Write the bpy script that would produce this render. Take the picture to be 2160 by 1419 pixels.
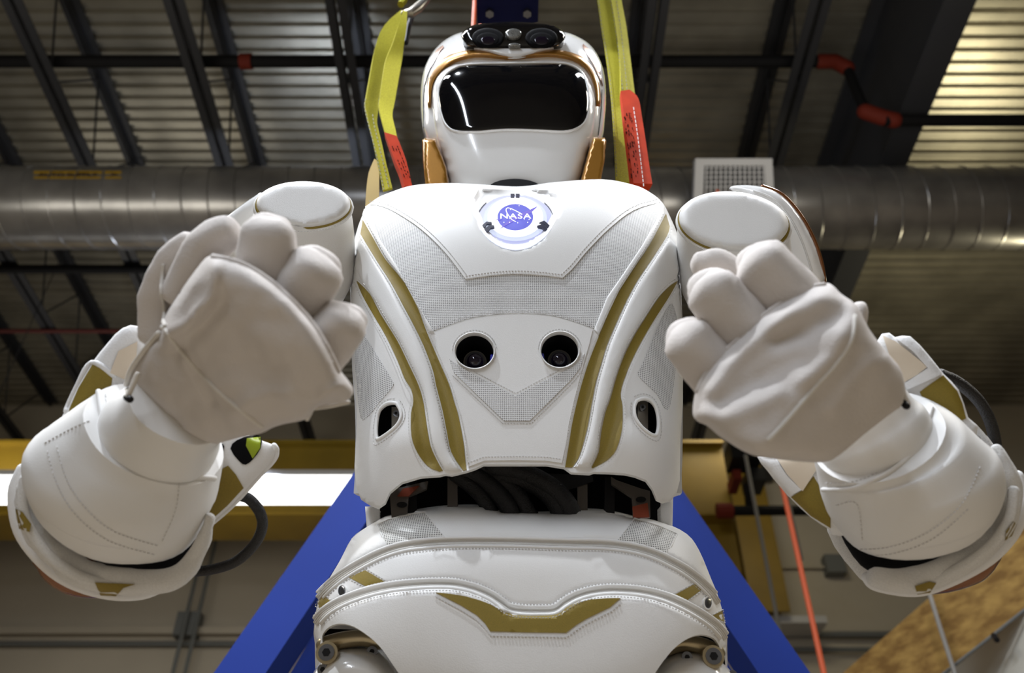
import bpy, math, random
import numpy as np
from mathutils import Vector, Matrix, noise
from mathutils.geometry import delaunay_2d_cdt

random.seed(4)
for o in list(bpy.data.objects):
    bpy.data.objects.remove(o)
SC = bpy.context.scene
COL = SC.collection
R = math.radians

# ------------------------------------------------------------------ camera, light, exposure
FPX, CU, CV = 1900.0, 1080.0, 709.5
PITCH = R(40)
CAM = np.array([0.0, 0.0, 0.56])
cd = bpy.data.cameras.new('camera')
cam = bpy.data.objects.new('camera', cd)
COL.objects.link(cam)
cam.location = CAM
cam.rotation_euler = (R(90) + PITCH, 0, 0)
cd.sensor_width = 36
cd.lens = FPX / 2160 * 36
cd.clip_start = 0.02
cd.clip_end = 200
cd.dof.use_dof = True
cd.dof.focus_distance = 1.13
cd.dof.aperture_fstop = 5.6
SC.camera = cam

SC.view_settings.view_transform = 'Standard'
SC.view_settings.look = 'None'
SC.view_settings.gamma = 1
SC.view_settings.use_curve_mapping = False
SC.view_settings.exposure = -0.82

world = bpy.data.worlds.new('world')
SC.world = world
world.use_nodes = True
world.node_tree.nodes['Background'].inputs[0].default_value = (0.7, 0.75, 0.85, 1)
world.node_tree.nodes['Background'].inputs[1].default_value = 0.12


def area(name, loc, target, sx, sy, power, color):
    ld = bpy.data.lights.new(name, 'AREA')
    ld.shape = 'RECTANGLE'
    ld.size, ld.size_y = sx, sy
    ld.energy = power
    ld.color = color
    o = bpy.data.objects.new(name, ld)
    COL.objects.link(o)
    o.location = loc
    z = -(Vector(target) - Vector(loc)).normalized()
    ref = Vector((0, 1, 0)) if sx > 4 else Vector((1, 0, 0))
    x = (ref - ref.dot(z) * z).normalized()
    y = z.cross(x)
    o.rotation_euler = Matrix((x, y, z)).transposed().to_euler()
    return o


sd = bpy.data.lights.new('spot_lamp', 'SPOT')
sd.energy = 850
sd.spot_size = R(60)
sd.spot_blend = 0.4
sd.shadow_soft_size = 0.045
sd.color = (0.88, 0.93, 1.0)
so = bpy.data.objects.new('spot_lamp', sd)
COL.objects.link(so)
so.location = (-1.1, -0.6, 4.9)
so.rotation_euler = (Vector((0.0, 0.85, 1.2)) - so.location).to_track_quat('-Z', 'Y').to_euler()
area('strip_lamp', (-2.05, -4.4, 4.5), (-0.6, -2.2, 0.8), 5.2, 0.14, 365, (0.82, 0.89, 1.0))
for lx in (-1.9, 1.9):
    area('overhead_fill', (lx, 0.75, 5.2), (lx * 0.6, 0.2, 0), 0.3, 2.6, 330, (0.93, 0.95, 1.0))  # added fill from above, bounces off the floor onto the robot
area('hall_fill', (-5.0, 2.5, 6.6), (-5.0, 2.6, 0), 2.4, 1.0, 260, (1.0, 0.93, 0.80))  # soft warm fill lights added on both sides, no fixtures built
area('hall_fill', (5.5, 1.0, 6.6), (4.5, 0.8, 0), 2.4, 1.0, 260, (1.0, 0.93, 0.80))
area('bay_lamp', (6.9, 8.1, 6.3), (5.3, 6.2, 9.0), 1.2, 0.5, 130, (1.0, 0.90, 0.60))
area('bay_lamp', (-2.75, 8.1, 5.5), (-2.1, 6.0, 9.0), 0.7, 0.3, 75, (0.74, 0.83, 1.0))  # added uplight over the strip light, puts bluish glints on the deck
area('deck_fill', (-4.5, 4.0, 5.6), (-4.5, 4.6, 9.0), 3.0, 1.0, 55, (1.0, 0.95, 0.84))  # unseen uplights added to brighten the ceiling deck
area('deck_fill', (2.2, 4.0, 6.0), (2.0, 4.6, 9.0), 2.0, 1.0, 35, (1.0, 0.95, 0.84))
area('deck_fill', (-5.5, 9.0, 6.4), (-5.5, 10.0, 9.0), 3.0, 1.0, 40, (1.0, 0.95, 0.84))
area('wall_wash', (3.0, 9.0, 7.2), (3.5, 12.4, 4.5), 1.6, 0.5, 40, (1.0, 0.9, 0.66))  # area lights without fixtures, aimed at the back wall
area('wall_wash', (-4.0, 8.0, 4.9), (-4.0, 12.4, 4.0), 3.0, 0.4, 40, (1.0, 0.93, 0.80))
# ------------------------------------------------------------------ projection helpers
_F = np.array([0, math.cos(PITCH), math.sin(PITCH)])
_U = np.array([0, -math.sin(PITCH), math.cos(PITCH)])
_X = np.array([1.0, 0, 0])


def rays(u, v):
    u = np.asarray(u, float)
    v = np.asarray(v, float)
    return (((u - CU) / FPX)[..., None] * _X - ((v - CV) / FPX)[..., None] * _U + _F)


def P(u, v, d):
    return CAM + rays(u, v) * np.asarray(d, float)[..., None]


def nrm(a):
    a = np.asarray(a, float)
    return a / np.linalg.norm(a)


class Frame:
    def __init__(s, o, n):
        s.o = np.asarray(o, float)
        s.n = nrm(n)
        s.x = nrm(np.cross(np.array([0, 0, 1.0]), s.n))
        s.y = np.cross(s.n, s.x)

    def at(s, u, v, h=0.0):
        r = rays(u, v)
        h = np.asarray(h, float)
        t = (((s.o - CAM) @ s.n) + h) / (r @ s.n)
        return CAM + r * np.asarray(t)[..., None]

    def loc(s, p):
        q = p - s.o
        return np.stack([q @ s.x, q @ s.y], -1)


def frame3(a, b, c):
    pa, pb, pc = P(*a), P(*b), P(*c)
    n = np.cross(pb - pa, pc - pa)
    if n @ (CAM - pa) < 0:
        n = -n
    return Frame(pa, n)


def viewframe(u, v, d):
    p = P(u, v, d)
    return Frame(p, CAM - p)


# ------------------------------------------------------------------ polygon helpers
def poly(p):
    return np.array(p, float)


def spline(p, closed=True, n=6):
    p = np.asarray(p, float)
    N = len(p)
    out = []
    rng = range(N) if closed else range(N - 1)
    for i in rng:
        if closed:
            a, b, c, d = p[(i - 1) % N], p[i], p[(i + 1) % N], p[(i + 2) % N]
        else:
            a, b, c, d = p[max(i - 1, 0)], p[i], p[i + 1], p[min(i + 2, N - 1)]
        for k in range(n):
            t = k / n
            out.append(0.5 * (2 * b + (c - a) * t + (2 * a - 5 * b + 4 * c - d) * t * t + (3 * b - a - 3 * c + d) * t ** 3))
    if not closed:
        out.append(p[-1])
    return np.array(out)


def resample(p, sp, closed=True):
    p = np.asarray(p, float)
    out = []
    N = len(p)
    for i in range(N if closed else N - 1):
        a, b = p[i], p[(i + 1) % N]
        L = np.linalg.norm(b - a)
        k = max(1, int(round(L / sp)))
        for j in range(k):
            out.append(a + (b - a) * j / k)
    if not closed:
        out.append(p[-1])
    out = np.array(out)
    keep = [0]
    for i in range(1, len(out)):
        if np.linalg.norm(out[i] - out[keep[-1]]) > 0.35 * min(sp, 4):
            keep.append(i)
    if closed and len(keep) > 3 and np.linalg.norm(out[keep[-1]] - out[0]) < 0.35 * min(sp, 4):
        keep.pop()
    return out[keep]


def inside(pts, pg):
    x, y = pts[:, 0], pts[:, 1]
    c = np.zeros(len(pts), bool)
    N = len(pg)
    for i in range(N):
        x1, y1 = pg[i]
        x2, y2 = pg[(i + 1) % N]
        if y1 == y2:
            continue
        m = ((y1 > y) != (y2 > y)) & (x < (x2 - x1) * (y - y1) / (y2 - y1) + x1)
        c ^= m
    return c


def dist(pts, pg, closed=True):
    pts = np.asarray(pts, float)
    best = np.full(len(pts), 1e9)
    N = len(pg)
    for i in range(N if closed else N - 1):
        a, b = pg[i], pg[(i + 1) % N]
        ab = b - a
        L2 = ab @ ab
        if L2 < 1e-9:
            continue
        t = np.clip(((pts - a) @ ab) / L2, 0, 1)
        d = np.linalg.norm(pts - a - t[:, None] * ab, axis=1)
        best = np.minimum(best, d)
    return best


def ell(cx, cy, rx, ry, n=40, rot=0.0):
    a = np.linspace(0, 2 * math.pi, n, endpoint=False)
    x, y = rx * np.cos(a), ry * np.sin(a)
    c, s = math.cos(rot), math.sin(rot)
    return np.stack([cx + x * c - y * s, cy + x * s + y * c], -1)


class Dome:
    """smooth inflation over an outline: h = D * (1-(1-phi)^k)^.5"""
    def __init__(s, outline, D, k=2.0, cell=7.0):
        s.D, s.k = D, k
        s.pg = np.asarray(outline, float)
        lo, hi = s.pg.min(0) - 3 * cell, s.pg.max(0) + 3 * cell
        nx, ny = int((hi[0] - lo[0]) / cell) + 2, int((hi[1] - lo[1]) / cell) + 2
        s.lo, s.cell, s.nx, s.ny = lo, cell, nx, ny
        gx, gy = np.meshgrid(lo[0] + np.arange(nx) * cell, lo[1] + np.arange(ny) * cell)
        g = np.stack([gx.ravel(), gy.ravel()], -1)
        m = inside(g, s.pg).reshape(ny, nx)
        f = np.zeros((ny, nx))
        red = (np.add.outer(np.arange(ny), np.arange(nx)) % 2) == 0
        w = 2 / (1 + math.sin(math.pi / max(nx, ny)))
        for it in range(4 * max(nx, ny)):
            for par in (red, ~red):
                nb = np.zeros_like(f)
                nb[1:-1, 1:-1] = 0.25 * (f[:-2, 1:-1] + f[2:, 1:-1] + f[1:-1, :-2] + f[1:-1, 2:] + 1.0)
                sel = m & par
                f[sel] += w * (nb[sel] - f[sel])
        d = dist(g, s.pg).reshape(ny, nx)
        ratio = np.where(m & (d > 0.4 * cell), f / np.maximum(d, 1e-6), np.nan)
        for it in range(6):
            pad = np.pad(ratio, 1, constant_values=np.nan)
            st = np.stack([pad[1 + a:1 + a + ny, 1 + b:1 + b + nx] for a in (-1, 0, 1) for b in (-1, 0, 1)])
            cnt = np.sum(~np.isnan(st), 0)
            sm = np.nansum(st, 0) / np.maximum(cnt, 1)
            ratio = np.where(np.isnan(ratio) & (cnt > 0), sm, ratio)
        s.ratio = np.nan_to_num(ratio)
        s.f = f
        s.max = f.max()

    def _bil(s, A, p):
        q = (p - s.lo) / s.cell
        q = np.clip(q, 0, [s.nx - 1.001, s.ny - 1.001])
        i = q.astype(int)
        t = q - i
        a = A[i[:, 1], i[:, 0]]
        b = A[i[:, 1], i[:, 0] + 1]
        c = A[i[:, 1] + 1, i[:, 0]]
        d = A[i[:, 1] + 1, i[:, 0] + 1]
        return (a * (1 - t[:, 0]) + b * t[:, 0]) * (1 - t[:, 1]) + (c * (1 - t[:, 0]) + d * t[:, 0]) * t[:, 1]

    def __call__(s, p):
        d = dist(p, s.pg)
        ins = inside(p, s.pg)
        near = d * s._bil(s.ratio, p)
        far = s._bil(s.f, p)
        w = np.clip((d / s.cell - 1.5) / 1.5, 0, 1)
        ph = np.clip((near * (1 - w) + far * w) / s.max, 0, 1)
        ph = np.where(ins, ph, 0)
        return s.D * np.sqrt(np.clip(1 - (1 - ph) ** s.k, 0, 1))


def const(c):
    return lambda p: np.full(len(p), float(c))


def plus(f, c):
    return lambda p: f(p) + c


# ------------------------------------------------------------------ object helpers
def base_of(v):
    return np.array([(v[:, 0].min() + v[:, 0].max()) / 2, (v[:, 1].min() + v[:, 1].max()) / 2, v[:, 2].min()])


def make(name, verts, faces, mat, parent=None, smooth=True, sharp=35, uv=None, label=None, cat=None, group=None, kind=None):
    verts = np.asarray(verts, float)
    loc = None
    if parent is None:
        loc = base_of(verts)
        verts = verts - loc
    me = bpy.data.meshes.new(name)
    me.from_pydata(verts.tolist(), [], [tuple(int(i) for i in f) for f in faces])
    me.validate()
    if mat is not None:
        me.materials.append(mat)
    if uv is not None:
        L = me.uv_layers.new(name='uv')
        idx = np.zeros(len(me.loops), int)
        me.loops.foreach_get('vertex_index', idx)
        L.data.foreach_set('uv', np.asarray(uv)[idx].astype(np.float32).ravel())
    if smooth:
        me.polygons.foreach_set('use_smooth', [True] * len(me.polygons))
        me.set_sharp_from_angle(angle=R(sharp))
    me.update()
    o = bpy.data.objects.new(name, me)
    COL.objects.link(o)
    if parent is not None:
        attach(o, parent)
    else:
        o.location = loc
    tag(o, label, cat, group, kind)
    return o


WORLD = {}


def attach(o, parent):
    o.parent = parent
    off = WORLD.get(parent.name, Vector((0, 0, 0)))
    o.matrix_parent_inverse = Matrix.Translation(-off)
    WORLD[o.name] = Vector((0, 0, 0))


def tag(o, label=None, cat=None, group=None, kind=None):
    if label:
        o['label'] = label
    if cat:
        o['category'] = cat
    if group:
        o['group'] = group
    if kind:
        o['kind'] = kind
    return o


def thing(name, loc, label, cat, group=None):
    o = bpy.data.objects.new(name, None)
    o.empty_display_size = 0.1
    COL.objects.link(o)
    o.location = loc
    WORLD[o.name] = Vector(loc)
    return tag(o, label, cat, group)


class MB:
    def __init__(s):
        s.v, s.f = [], []

    def add(s, v, f):
        n = len(s.v)
        s.v += [tuple(map(float, p)) for p in v]
        s.f += [tuple(int(i) + n for i in q) for q in f]
        return s

    def box(s, lo, hi):
        x0, y0, z0 = lo
        x1, y1, z1 = hi
        return s.add([(x0, y0, z0), (x1, y0, z0), (x1, y1, z0), (x0, y1, z0), (x0, y0, z1), (x1, y0, z1), (x1, y1, z1), (x0, y1, z1)],
                     [(0, 3, 2, 1), (4, 5, 6, 7), (0, 1, 5, 4), (1, 2, 6, 5), (2, 3, 7, 6), (3, 0, 4, 7)])

    def bar(s, a, b, w, h, up=(0, 0, 1)):
        a, b = np.asarray(a, float), np.asarray(b, float)
        t = nrm(b - a)
        up = np.asarray(up, float)
        if abs(t @ nrm(up)) > 0.98:
            up = np.array([0, 1.0, 0])
        x = nrm(np.cross(up, t)) * w / 2
        y = nrm(np.cross(t, x)) * h / 2
        vs = [a - x - y, a + x - y, a + x + y, a - x + y, b - x - y, b + x - y, b + x + y, b - x + y]
        return s.add(vs, [(0, 3, 2, 1), (4, 5, 6, 7), (0, 1, 5, 4), (1, 2, 6, 5), (2, 3, 7, 6), (3, 0, 4, 7)])

    def tube(s, pts, r, n=10, dome=False, sq=0.0, blunt=1.0):
        pts = np.asarray(pts, float)
        r = np.full(len(pts), r) if np.isscalar(r) else np.asarray(r, float)
        T = np.gradient(pts, axis=0)
        T = T / np.maximum(np.linalg.norm(T, axis=1), 1e-9)[:, None]
        ref = np.array([0, 0, 1.0]) if abs(T[0][2]) < 0.9 else np.array([1.0, 0, 0])
        x = nrm(np.cross(T[0], ref))
        ang = np.linspace(0, 2 * math.pi, n, endpoint=False)
        vs, rings = [], []
        P_, R_, T_ = list(pts), list(r), list(T)
        if dome:
            a0, a1 = [], []
            for q in (0.35, 0.7, 0.92):
                a0.append((pts[0] - T[0] * r[0] * q * blunt, r[0] * math.sqrt(1 - q * q), T[0]))
                a1.append((pts[-1] + T[-1] * r[-1] * q * blunt, r[-1] * math.sqrt(1 - q * q), T[-1]))
            seq = a0[::-1] + list(zip(P_, R_, T_)) + a1
        else:
            seq = list(zip(P_, R_, T_))
        for p, rr, t in seq:
            x = x - (x @ t) * t
            x = nrm(x)
            y = np.cross(t, x)
            rings.append(len(vs))
            for a in ang:
                g_ = (abs(math.cos(a)) ** sq + abs(math.sin(a)) ** sq) ** (-1 / sq) if sq else 1.0
                vs.append(p + rr * g_ * (math.cos(a) * x + math.sin(a) * y))
        fs = []
        for k in range(len(rings) - 1):
            a, b = rings[k], rings[k + 1]
            for i in range(n):
                j = (i + 1) % n
                fs.append((a + i, a + j, b + j, b + i))
        fs.append(tuple(rings[0] + i for i in range(n))[::-1])
        fs.append(tuple(rings[-1] + i for i in range(n)))
        return s.add(vs, fs)

    def make(s, name, mat, parent=None, **k):
        return make(name, s.v, s.f, mat, parent, **k)


def cdt(boundary_loops, interior, outer, holes):
    pts, edges = [], []
    for lp in boundary_loops:
        n = len(pts)
        pts += [Vector((float(a), float(b))) for a, b in lp]
        edges += [(n + i, n + (i + 1) % len(lp)) for i in range(len(lp))]
    nb = len(pts)
    pts += [Vector((float(a), float(b))) for a, b in interior]
    r = delaunay_2d_cdt(pts, edges, [], 0, 1e-4)
    v = np.array([(p.x, p.y) for p in r[0]])
    f = np.array([list(q) for q in r[2]], int)
    c = v[f].mean(1)
    keep = inside(c, outer)
    for h in holes:
        keep &= ~inside(c, h)
    f = f[keep]
    a = v[f]
    cr = (a[:, 1, 0] - a[:, 0, 0]) * (a[:, 2, 1] - a[:, 0, 1]) - (a[:, 1, 1] - a[:, 0, 1]) * (a[:, 2, 0] - a[:, 0, 0])
    f[cr > 0] = f[cr > 0][:, ::-1]     # v is down: front faces towards camera
    used = np.unique(f)
    mp = -np.ones(len(v), int)
    mp[used] = np.arange(len(used))
    return v[used], mp[f]


def fill_points(outline, holes, sp, rings=()):
    lo, hi = outline.min(0), outline.max(0)
    xs = np.arange(lo[0], hi[0] + sp, sp)
    ys = np.arange(lo[1], hi[1] + sp, sp * 0.866)
    g = np.array([(x + (sp / 2 if j % 2 else 0), y) for j, y in enumerate(ys) for x in xs])
    loops = [outline] + list(holes)
    allp = []
    for off in rings:
        for lp in loops:
            nx = np.roll(lp, -1, 0) - np.roll(lp, 1, 0)
            nx = np.stack([-nx[:, 1], nx[:, 0]], -1)
            nx /= np.maximum(np.linalg.norm(nx, axis=1), 1e-9)[:, None]
            for sg in (1, -1):
                allp.append(lp + sg * off * nx)
    rp = np.zeros((0, 2))
    big = max(rings) if rings else 0
    if allp:
        rp = np.concatenate(allp)
        rp = rp[inside(rp, outline)]
        for h in holes:
            rp = rp[~inside(rp, h)]
        keep = np.zeros(len(rp), bool)
        dd = np.min([dist(rp, l) for l in loops], 0)
        for off in rings:
            keep |= abs(dd - off) < 0.12 * off
        rp = rp[keep]
    g = g[inside(g, outline)]
    for h in holes:
        g = g[~inside(g, h)]
    if len(g):
        dd = np.min([dist(g, l) for l in loops], 0)
        g = g[dd > max(0.45 * sp, big + 0.35 * sp if big else 0)]
    return np.concatenate([rp, g]) if len(rp) else g


def bedges(f):
    e = {}
    for t in f:
        for i in range(3):
            a, b = int(t[i]), int(t[(i + 1) % 3])
            if (b, a) in e:
                del e[(b, a)]
            else:
                e[(a, b)] = 1
    return list(e)


def patch(name, outline, fr, hf, mat, parent, delta=0.001, thick=0.002, holes=(), sp=11, bulge=0.0, br=12.0, **kw):
    """a sheet of real thickness lying on the relief hf over the frame fr"""
    outline = resample(outline, sp)
    holes = [resample(h, min(sp, 5)) for h in holes]
    rings = (br * 0.18, br * 0.5, br * 1.0) if bulge else ()
    pts = fill_points(outline, holes, sp, rings)
    v, f = cdt([outline] + holes, pts, outline, holes)
    h = hf(v) + delta
    if bulge:
        dd = np.min([dist(v, l) for l in [outline] + holes], 0)
        t = np.clip(dd / br, 0, 1)
        h = h + bulge * np.sqrt(1 - (1 - t) ** 2)
    A = fr.at(v[:, 0], v[:, 1], h)
    B = A - fr.n * thick
    uv = fr.loc(A)
    n = len(v)
    F = [tuple(t) for t in f] + [tuple(n + i for i in t[::-1]) for t in f]
    for a, b in bedges(f):
        F.append((b, a, n + a, n + b))
    return make(name, np.concatenate([A, B]), F, mat, parent, uv=np.concatenate([uv, uv]), **kw)


def solid(name, outline, fr, D, Db, mat, parent, base=0.0, k=2.0, sp=10, sharp=60, warp=0.0, cell=7.0, mod=None, **kw):
    """closed rounded body: dome in front, shallower dome behind"""
    outline = resample(outline, sp * 0.8)
    dm = Dome(outline, 1.0, k, cell)
    pts = fill_points(outline, [], sp, (1.5, 4.5))
    v, f = cdt([outline], pts, outline, [])
    d = dist(v, outline)
    ph = dm(v)
    bnd = d < 0.3
    ph = np.maximum(ph, 0.6 * np.sqrt(np.clip(d / 40.0, 0, 1)) * (dm.max > 0) if mod else ph)
    ph[bnd] = 0
    A = fr.at(v[:, 0], v[:, 1], base + D * ph + (mod(v)[0] * np.clip(ph * 1.5, 0, 1) + mod(v)[1] if mod else 0))
    B = fr.at(v[:, 0], v[:, 1], np.full(len(v), base) + (mod(v)[1] if mod else 0)) - fr.n * (Db * ph)[:, None]
    if mod:
        B = fr.at(v[:, 0], v[:, 1], base + mod(v)[1] - Db * ph)
    if warp:
        for arr in (A,):
            for i in range(len(arr)):
                if ph[i] > 0:
                    q = arr[i]
                    w = noise.noise(Vector(q * 17)) + 0.5 * noise.noise(Vector(q * 41)) + 0.25 * noise.noise(Vector(q * 85))
                    arr[i] = q + fr.n * (w * warp * ph[i])
    n = len(v)
    mpB = np.where(bnd, np.arange(n), n + np.arange(n))
    F = [tuple(t) for t in f] + [tuple(mpB[i] for i in t[::-1]) for t in f]
    uv = fr.loc(A)
    o = make(name, np.concatenate([A, B]), F, mat, parent, sharp=sharp, uv=np.concatenate([uv, uv]), **kw)
    fn = lambda p: base + D * dm(p)
    return o, fn


def on(fr, hf, pts, delta=0.0):
    pts = np.asarray(pts, float)
    return fr.at(pts[:, 0], pts[:, 1], hf(pts) + delta)


def cord(name, pts, fr, hf, r, mat, parent, delta=0.0, n=8, smooth=True, rep=None, **kw):
    p = spline(poly(pts), False, 5) if smooth else poly(pts)
    q = on(fr, hf, p, delta)
    return MB().tube(q, r, n, dome=True).make(name, mat, parent, sharp=60, **kw)


def stitches(name, lines, fr, hf, mat, parent, delta=0.0012, step=6.5, ln=4.0, w=1.3):
    b = MB()
    for line in lines:
        p = np.asarray(line, float)
        seg = np.linalg.norm(np.diff(p, axis=0), axis=1)
        cum = np.concatenate([[0], np.cumsum(seg)])
        m = int(cum[-1] / step)
        if m < 1:
            continue
        s0 = np.arange(m) * step + 1
        x0 = np.stack([np.interp(s0, cum, p[:, i]) for i in (0, 1)], -1)
        x1 = np.stack([np.interp(s0 + ln, cum, p[:, i]) for i in (0, 1)], -1)
        A = on(fr, hf, x0, delta)
        B = on(fr, hf, x1, delta)
        for a, c in zip(A, B):
            if np.linalg.norm(c - a) > 1e-5:
                b.bar(a, c, w * 0.0006, 0.0007, fr.n)
    return b.make(name, mat, parent, smooth=False, kind='stuff')


def inset(line, off):
    """shift an open polyline sideways by off px"""
    p = np.asarray(line, float)
    t = np.gradient(p, axis=0)
    n = np.stack([-t[:, 1], t[:, 0]], -1)
    n /= np.maximum(np.linalg.norm(n, axis=1), 1e-9)[:, None]
    return p + n * off


def loft(name, secs, mat, parent, n=28, sub=4, warp=0.0, cap=True, **kw):
    """secs: (uL,vL,uR,vR,depth,k): silhouette pairs at a depth, k = thickness ratio"""
    S = np.array(secs, float)
    A = P(S[:, 0], S[:, 1], S[:, 4])
    B = P(S[:, 2], S[:, 3], S[:, 4])
    D = np.concatenate([A, B, S[:, 5:6]], 1)
    D = spline(D, False, sub)
    A, B, K = D[:, :3], D[:, 3:6], D[:, 6]
    c = (A + B) / 2
    ax = np.gradient(c, axis=0)
    vs, fs = [], []
    ang = np.linspace(0, 2 * math.pi, n, endpoint=False)
    for i in range(len(c)):
        e1 = (A[i] - B[i]) / 2
        L = np.linalg.norm(e1)
        e2 = np.cross(e1, ax[i])
        e2 = nrm(e2)
        if e2 @ (CAM - c[i]) < 0:
            e2 = -e2
        e2 = e2 * L * K[i]
        for a in ang:
            q = c[i] + e1 * math.cos(a) + e2 * math.sin(a)
            if warp:
                q = q + nrm(q - c[i]) * warp * (noise.noise(Vector(q * 18)) + 0.5 * noise.noise(Vector(q * 40)))
            vs.append(q)
    m = len(c)
    for k in range(m - 1):
        for i in range(n):
            j = (i + 1) % n
            fs.append((k * n + i, k * n + j, (k + 1) * n + j, (k + 1) * n + i))
    if cap:
        fs.append(tuple(range(n))[::-1])
        fs.append(tuple((m - 1) * n + i for i in range(n)))
    # orientation
    o = make(name, vs, fs, mat, parent, sharp=50, **kw)
    import bmesh
    bm = bmesh.new()
    bm.from_mesh(o.data)
    bmesh.ops.recalc_face_normals(bm, faces=bm.faces)
    bm.to_mesh(o.data)
    bm.free()
    return o


def finger(name, pts, mat, parent, n=24, warp=0.0024, sq=2.7, blunt=0.6, back=0.0, **kw):
    """a bent cloth finger: outer segment, and (back > 0) the tip segment folded in behind it"""
    S = spline(np.array(pts, float), False, 5)
    q = P(S[:, 0], S[:, 1], S[:, 2])
    r = S[:, 3] * S[:, 2] / FPX
    b = MB().tube(q, r, n, dome=True, sq=sq, blunt=blunt)
    if back:
        e, s0 = pts[-1], pts[0]
        q2 = P(np.array([e[0], e[0] * .6 + s0[0] * .4]), np.array([e[1], e[1] * .6 + s0[1] * .4]), np.array([e[2] + back * .45, e[2] + back * 1.3]))
        b.tube(q2, np.array([e[3] * .93, e[3] * .75]) * e[2] / FPX, n, dome=True, sq=sq, blunt=blunt)
    if warp:
        c0 = np.mean(q, 0)
        b.v = [tuple(np.array(v) + nrm(np.array(v) - c0) * warp * (noise.noise(Vector(v) * 38) + .6 * noise.noise(Vector(v) * 80))) for v in b.v]
    return b.make(name, mat, parent, sharp=60, **kw)


# ------------------------------------------------------------------ materials
def mat(name, col, rough=0.5, metal=0.0, coat=0.0, nscale=0, nmix=0.0, col2=None, bump=0.0, bscale=200.0, emit=None, estr=0.0, stretch=None, spec=0.5, detail=4):
    m = bpy.data.materials.new(name)
    m.use_nodes = True
    nt = m.node_tree
    b = nt.nodes['Principled BSDF']
    b.inputs['Base Color'].default_value = (*col, 1)
    b.inputs['Roughness'].default_value = rough
    b.inputs['Metallic'].default_value = metal
    b.inputs['Coat Weight'].default_value = coat
    b.inputs['Coat Roughness'].default_value = 0.05
    b.inputs['Specular IOR Level'].default_value = spec
    tc = nt.nodes.new('ShaderNodeTexCoord')
    src = tc.outputs['Object']
    if stretch:
        mp = nt.nodes.new('ShaderNodeMapping')
        mp.inputs['Scale'].default_value = stretch
        nt.links.new(src, mp.inputs['Vector'])
        src = mp.outputs['Vector']
    if nscale:
        no = nt.nodes.new('ShaderNodeTexNoise')
        no.inputs['Scale'].default_value = nscale
        no.inputs['Detail'].default_value = detail
        nt.links.new(src, no.inputs['Vector'])
        rp = nt.nodes.new('ShaderNodeValToRGB')
        rp.color_ramp.elements[0].position = 0.35
        rp.color_ramp.elements[1].position = 0.68
        rp.color_ramp.elements[0].color = (*(col2 or [c * (1 - nmix) for c in col]), 1)
        rp.color_ramp.elements[1].color = (*col, 1)
        nt.links.new(no.outputs['Fac'], rp.inputs['Fac'])
        nt.links.new(rp.outputs['Color'], b.inputs['Base Color'])
    if bump:
        n2 = nt.nodes.new('ShaderNodeTexNoise')
        n2.inputs['Scale'].default_value = bscale
        n2.inputs['Detail'].default_value = 3
        nt.links.new(src, n2.inputs['Vector'])
        bp = nt.nodes.new('ShaderNodeBump')
        bp.inputs['Strength'].default_value = bump
        bp.inputs['Distance'].default_value = 0.002
        nt.links.new(n2.outputs['Fac'], bp.inputs['Height'])
        nt.links.new(bp.outputs['Normal'], b.inputs['Normal'])
    if emit:
        b.inputs['Emission Color'].default_value = (*emit, 1)
        b.inputs['Emission Strength'].default_value = estr
    return m


def mesh_mat(name, col, hole, pitch, rad=0.3):
    """perforated fabric: rows of small dark holes in real-size surface coordinates"""
    m = mat(name, col, 0.55)
    nt = m.node_tree
    b = nt.nodes['Principled BSDF']
    uv = nt.nodes.new('ShaderNodeUVMap')
    mp = nt.nodes.new('ShaderNodeMapping')
    mp.inputs['Scale'].default_value = (1 / pitch, 1 / pitch, 1)
    mp.inputs['Rotation'].default_value = (0, 0, 0)
    fr = nt.nodes.new('ShaderNodeVectorMath')
    fr.operation = 'FRACTION'
    sb = nt.nodes.new('ShaderNodeVectorMath')
    sb.operation = 'SUBTRACT'
    sb.inputs[1].default_value = (0.5, 0.5, 0)
    ln = nt.nodes.new('ShaderNodeVectorMath')
    ln.operation = 'LENGTH'
    mr = nt.nodes.new('ShaderNodeMapRange')
    mr.inputs['From Min'].default_value = rad - 0.1
    mr.inputs['From Max'].default_value = rad + 0.1
    mx = nt.nodes.new('ShaderNodeMix')
    mx.data_type = 'RGBA'
    mx.inputs['A'].default_value = (*hole, 1)
    mx.inputs['B'].default_value = (*col, 1)
    L = nt.links.new
    L(uv.outputs['UV'], mp.inputs['Vector'])
    L(mp.outputs['Vector'], fr.inputs[0])
    L(fr.outputs[0], sb.inputs[0])
    L(sb.outputs[0], ln.inputs[0])
    L(ln.outputs['Value'], mr.inputs['Value'])
    L(mr.outputs[0], mx.inputs['Factor'])
    L(mx.outputs['Result'], b.inputs['Base Color'])
    bp = nt.nodes.new('ShaderNodeBump')
    bp.inputs['Strength'].default_value = 0.35
    bp.inputs['Distance'].default_value = 0.001
    L(mr.outputs[0], bp.inputs['Height'])
    L(bp.outputs['Normal'], b.inputs['Normal'])
    return m


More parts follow.
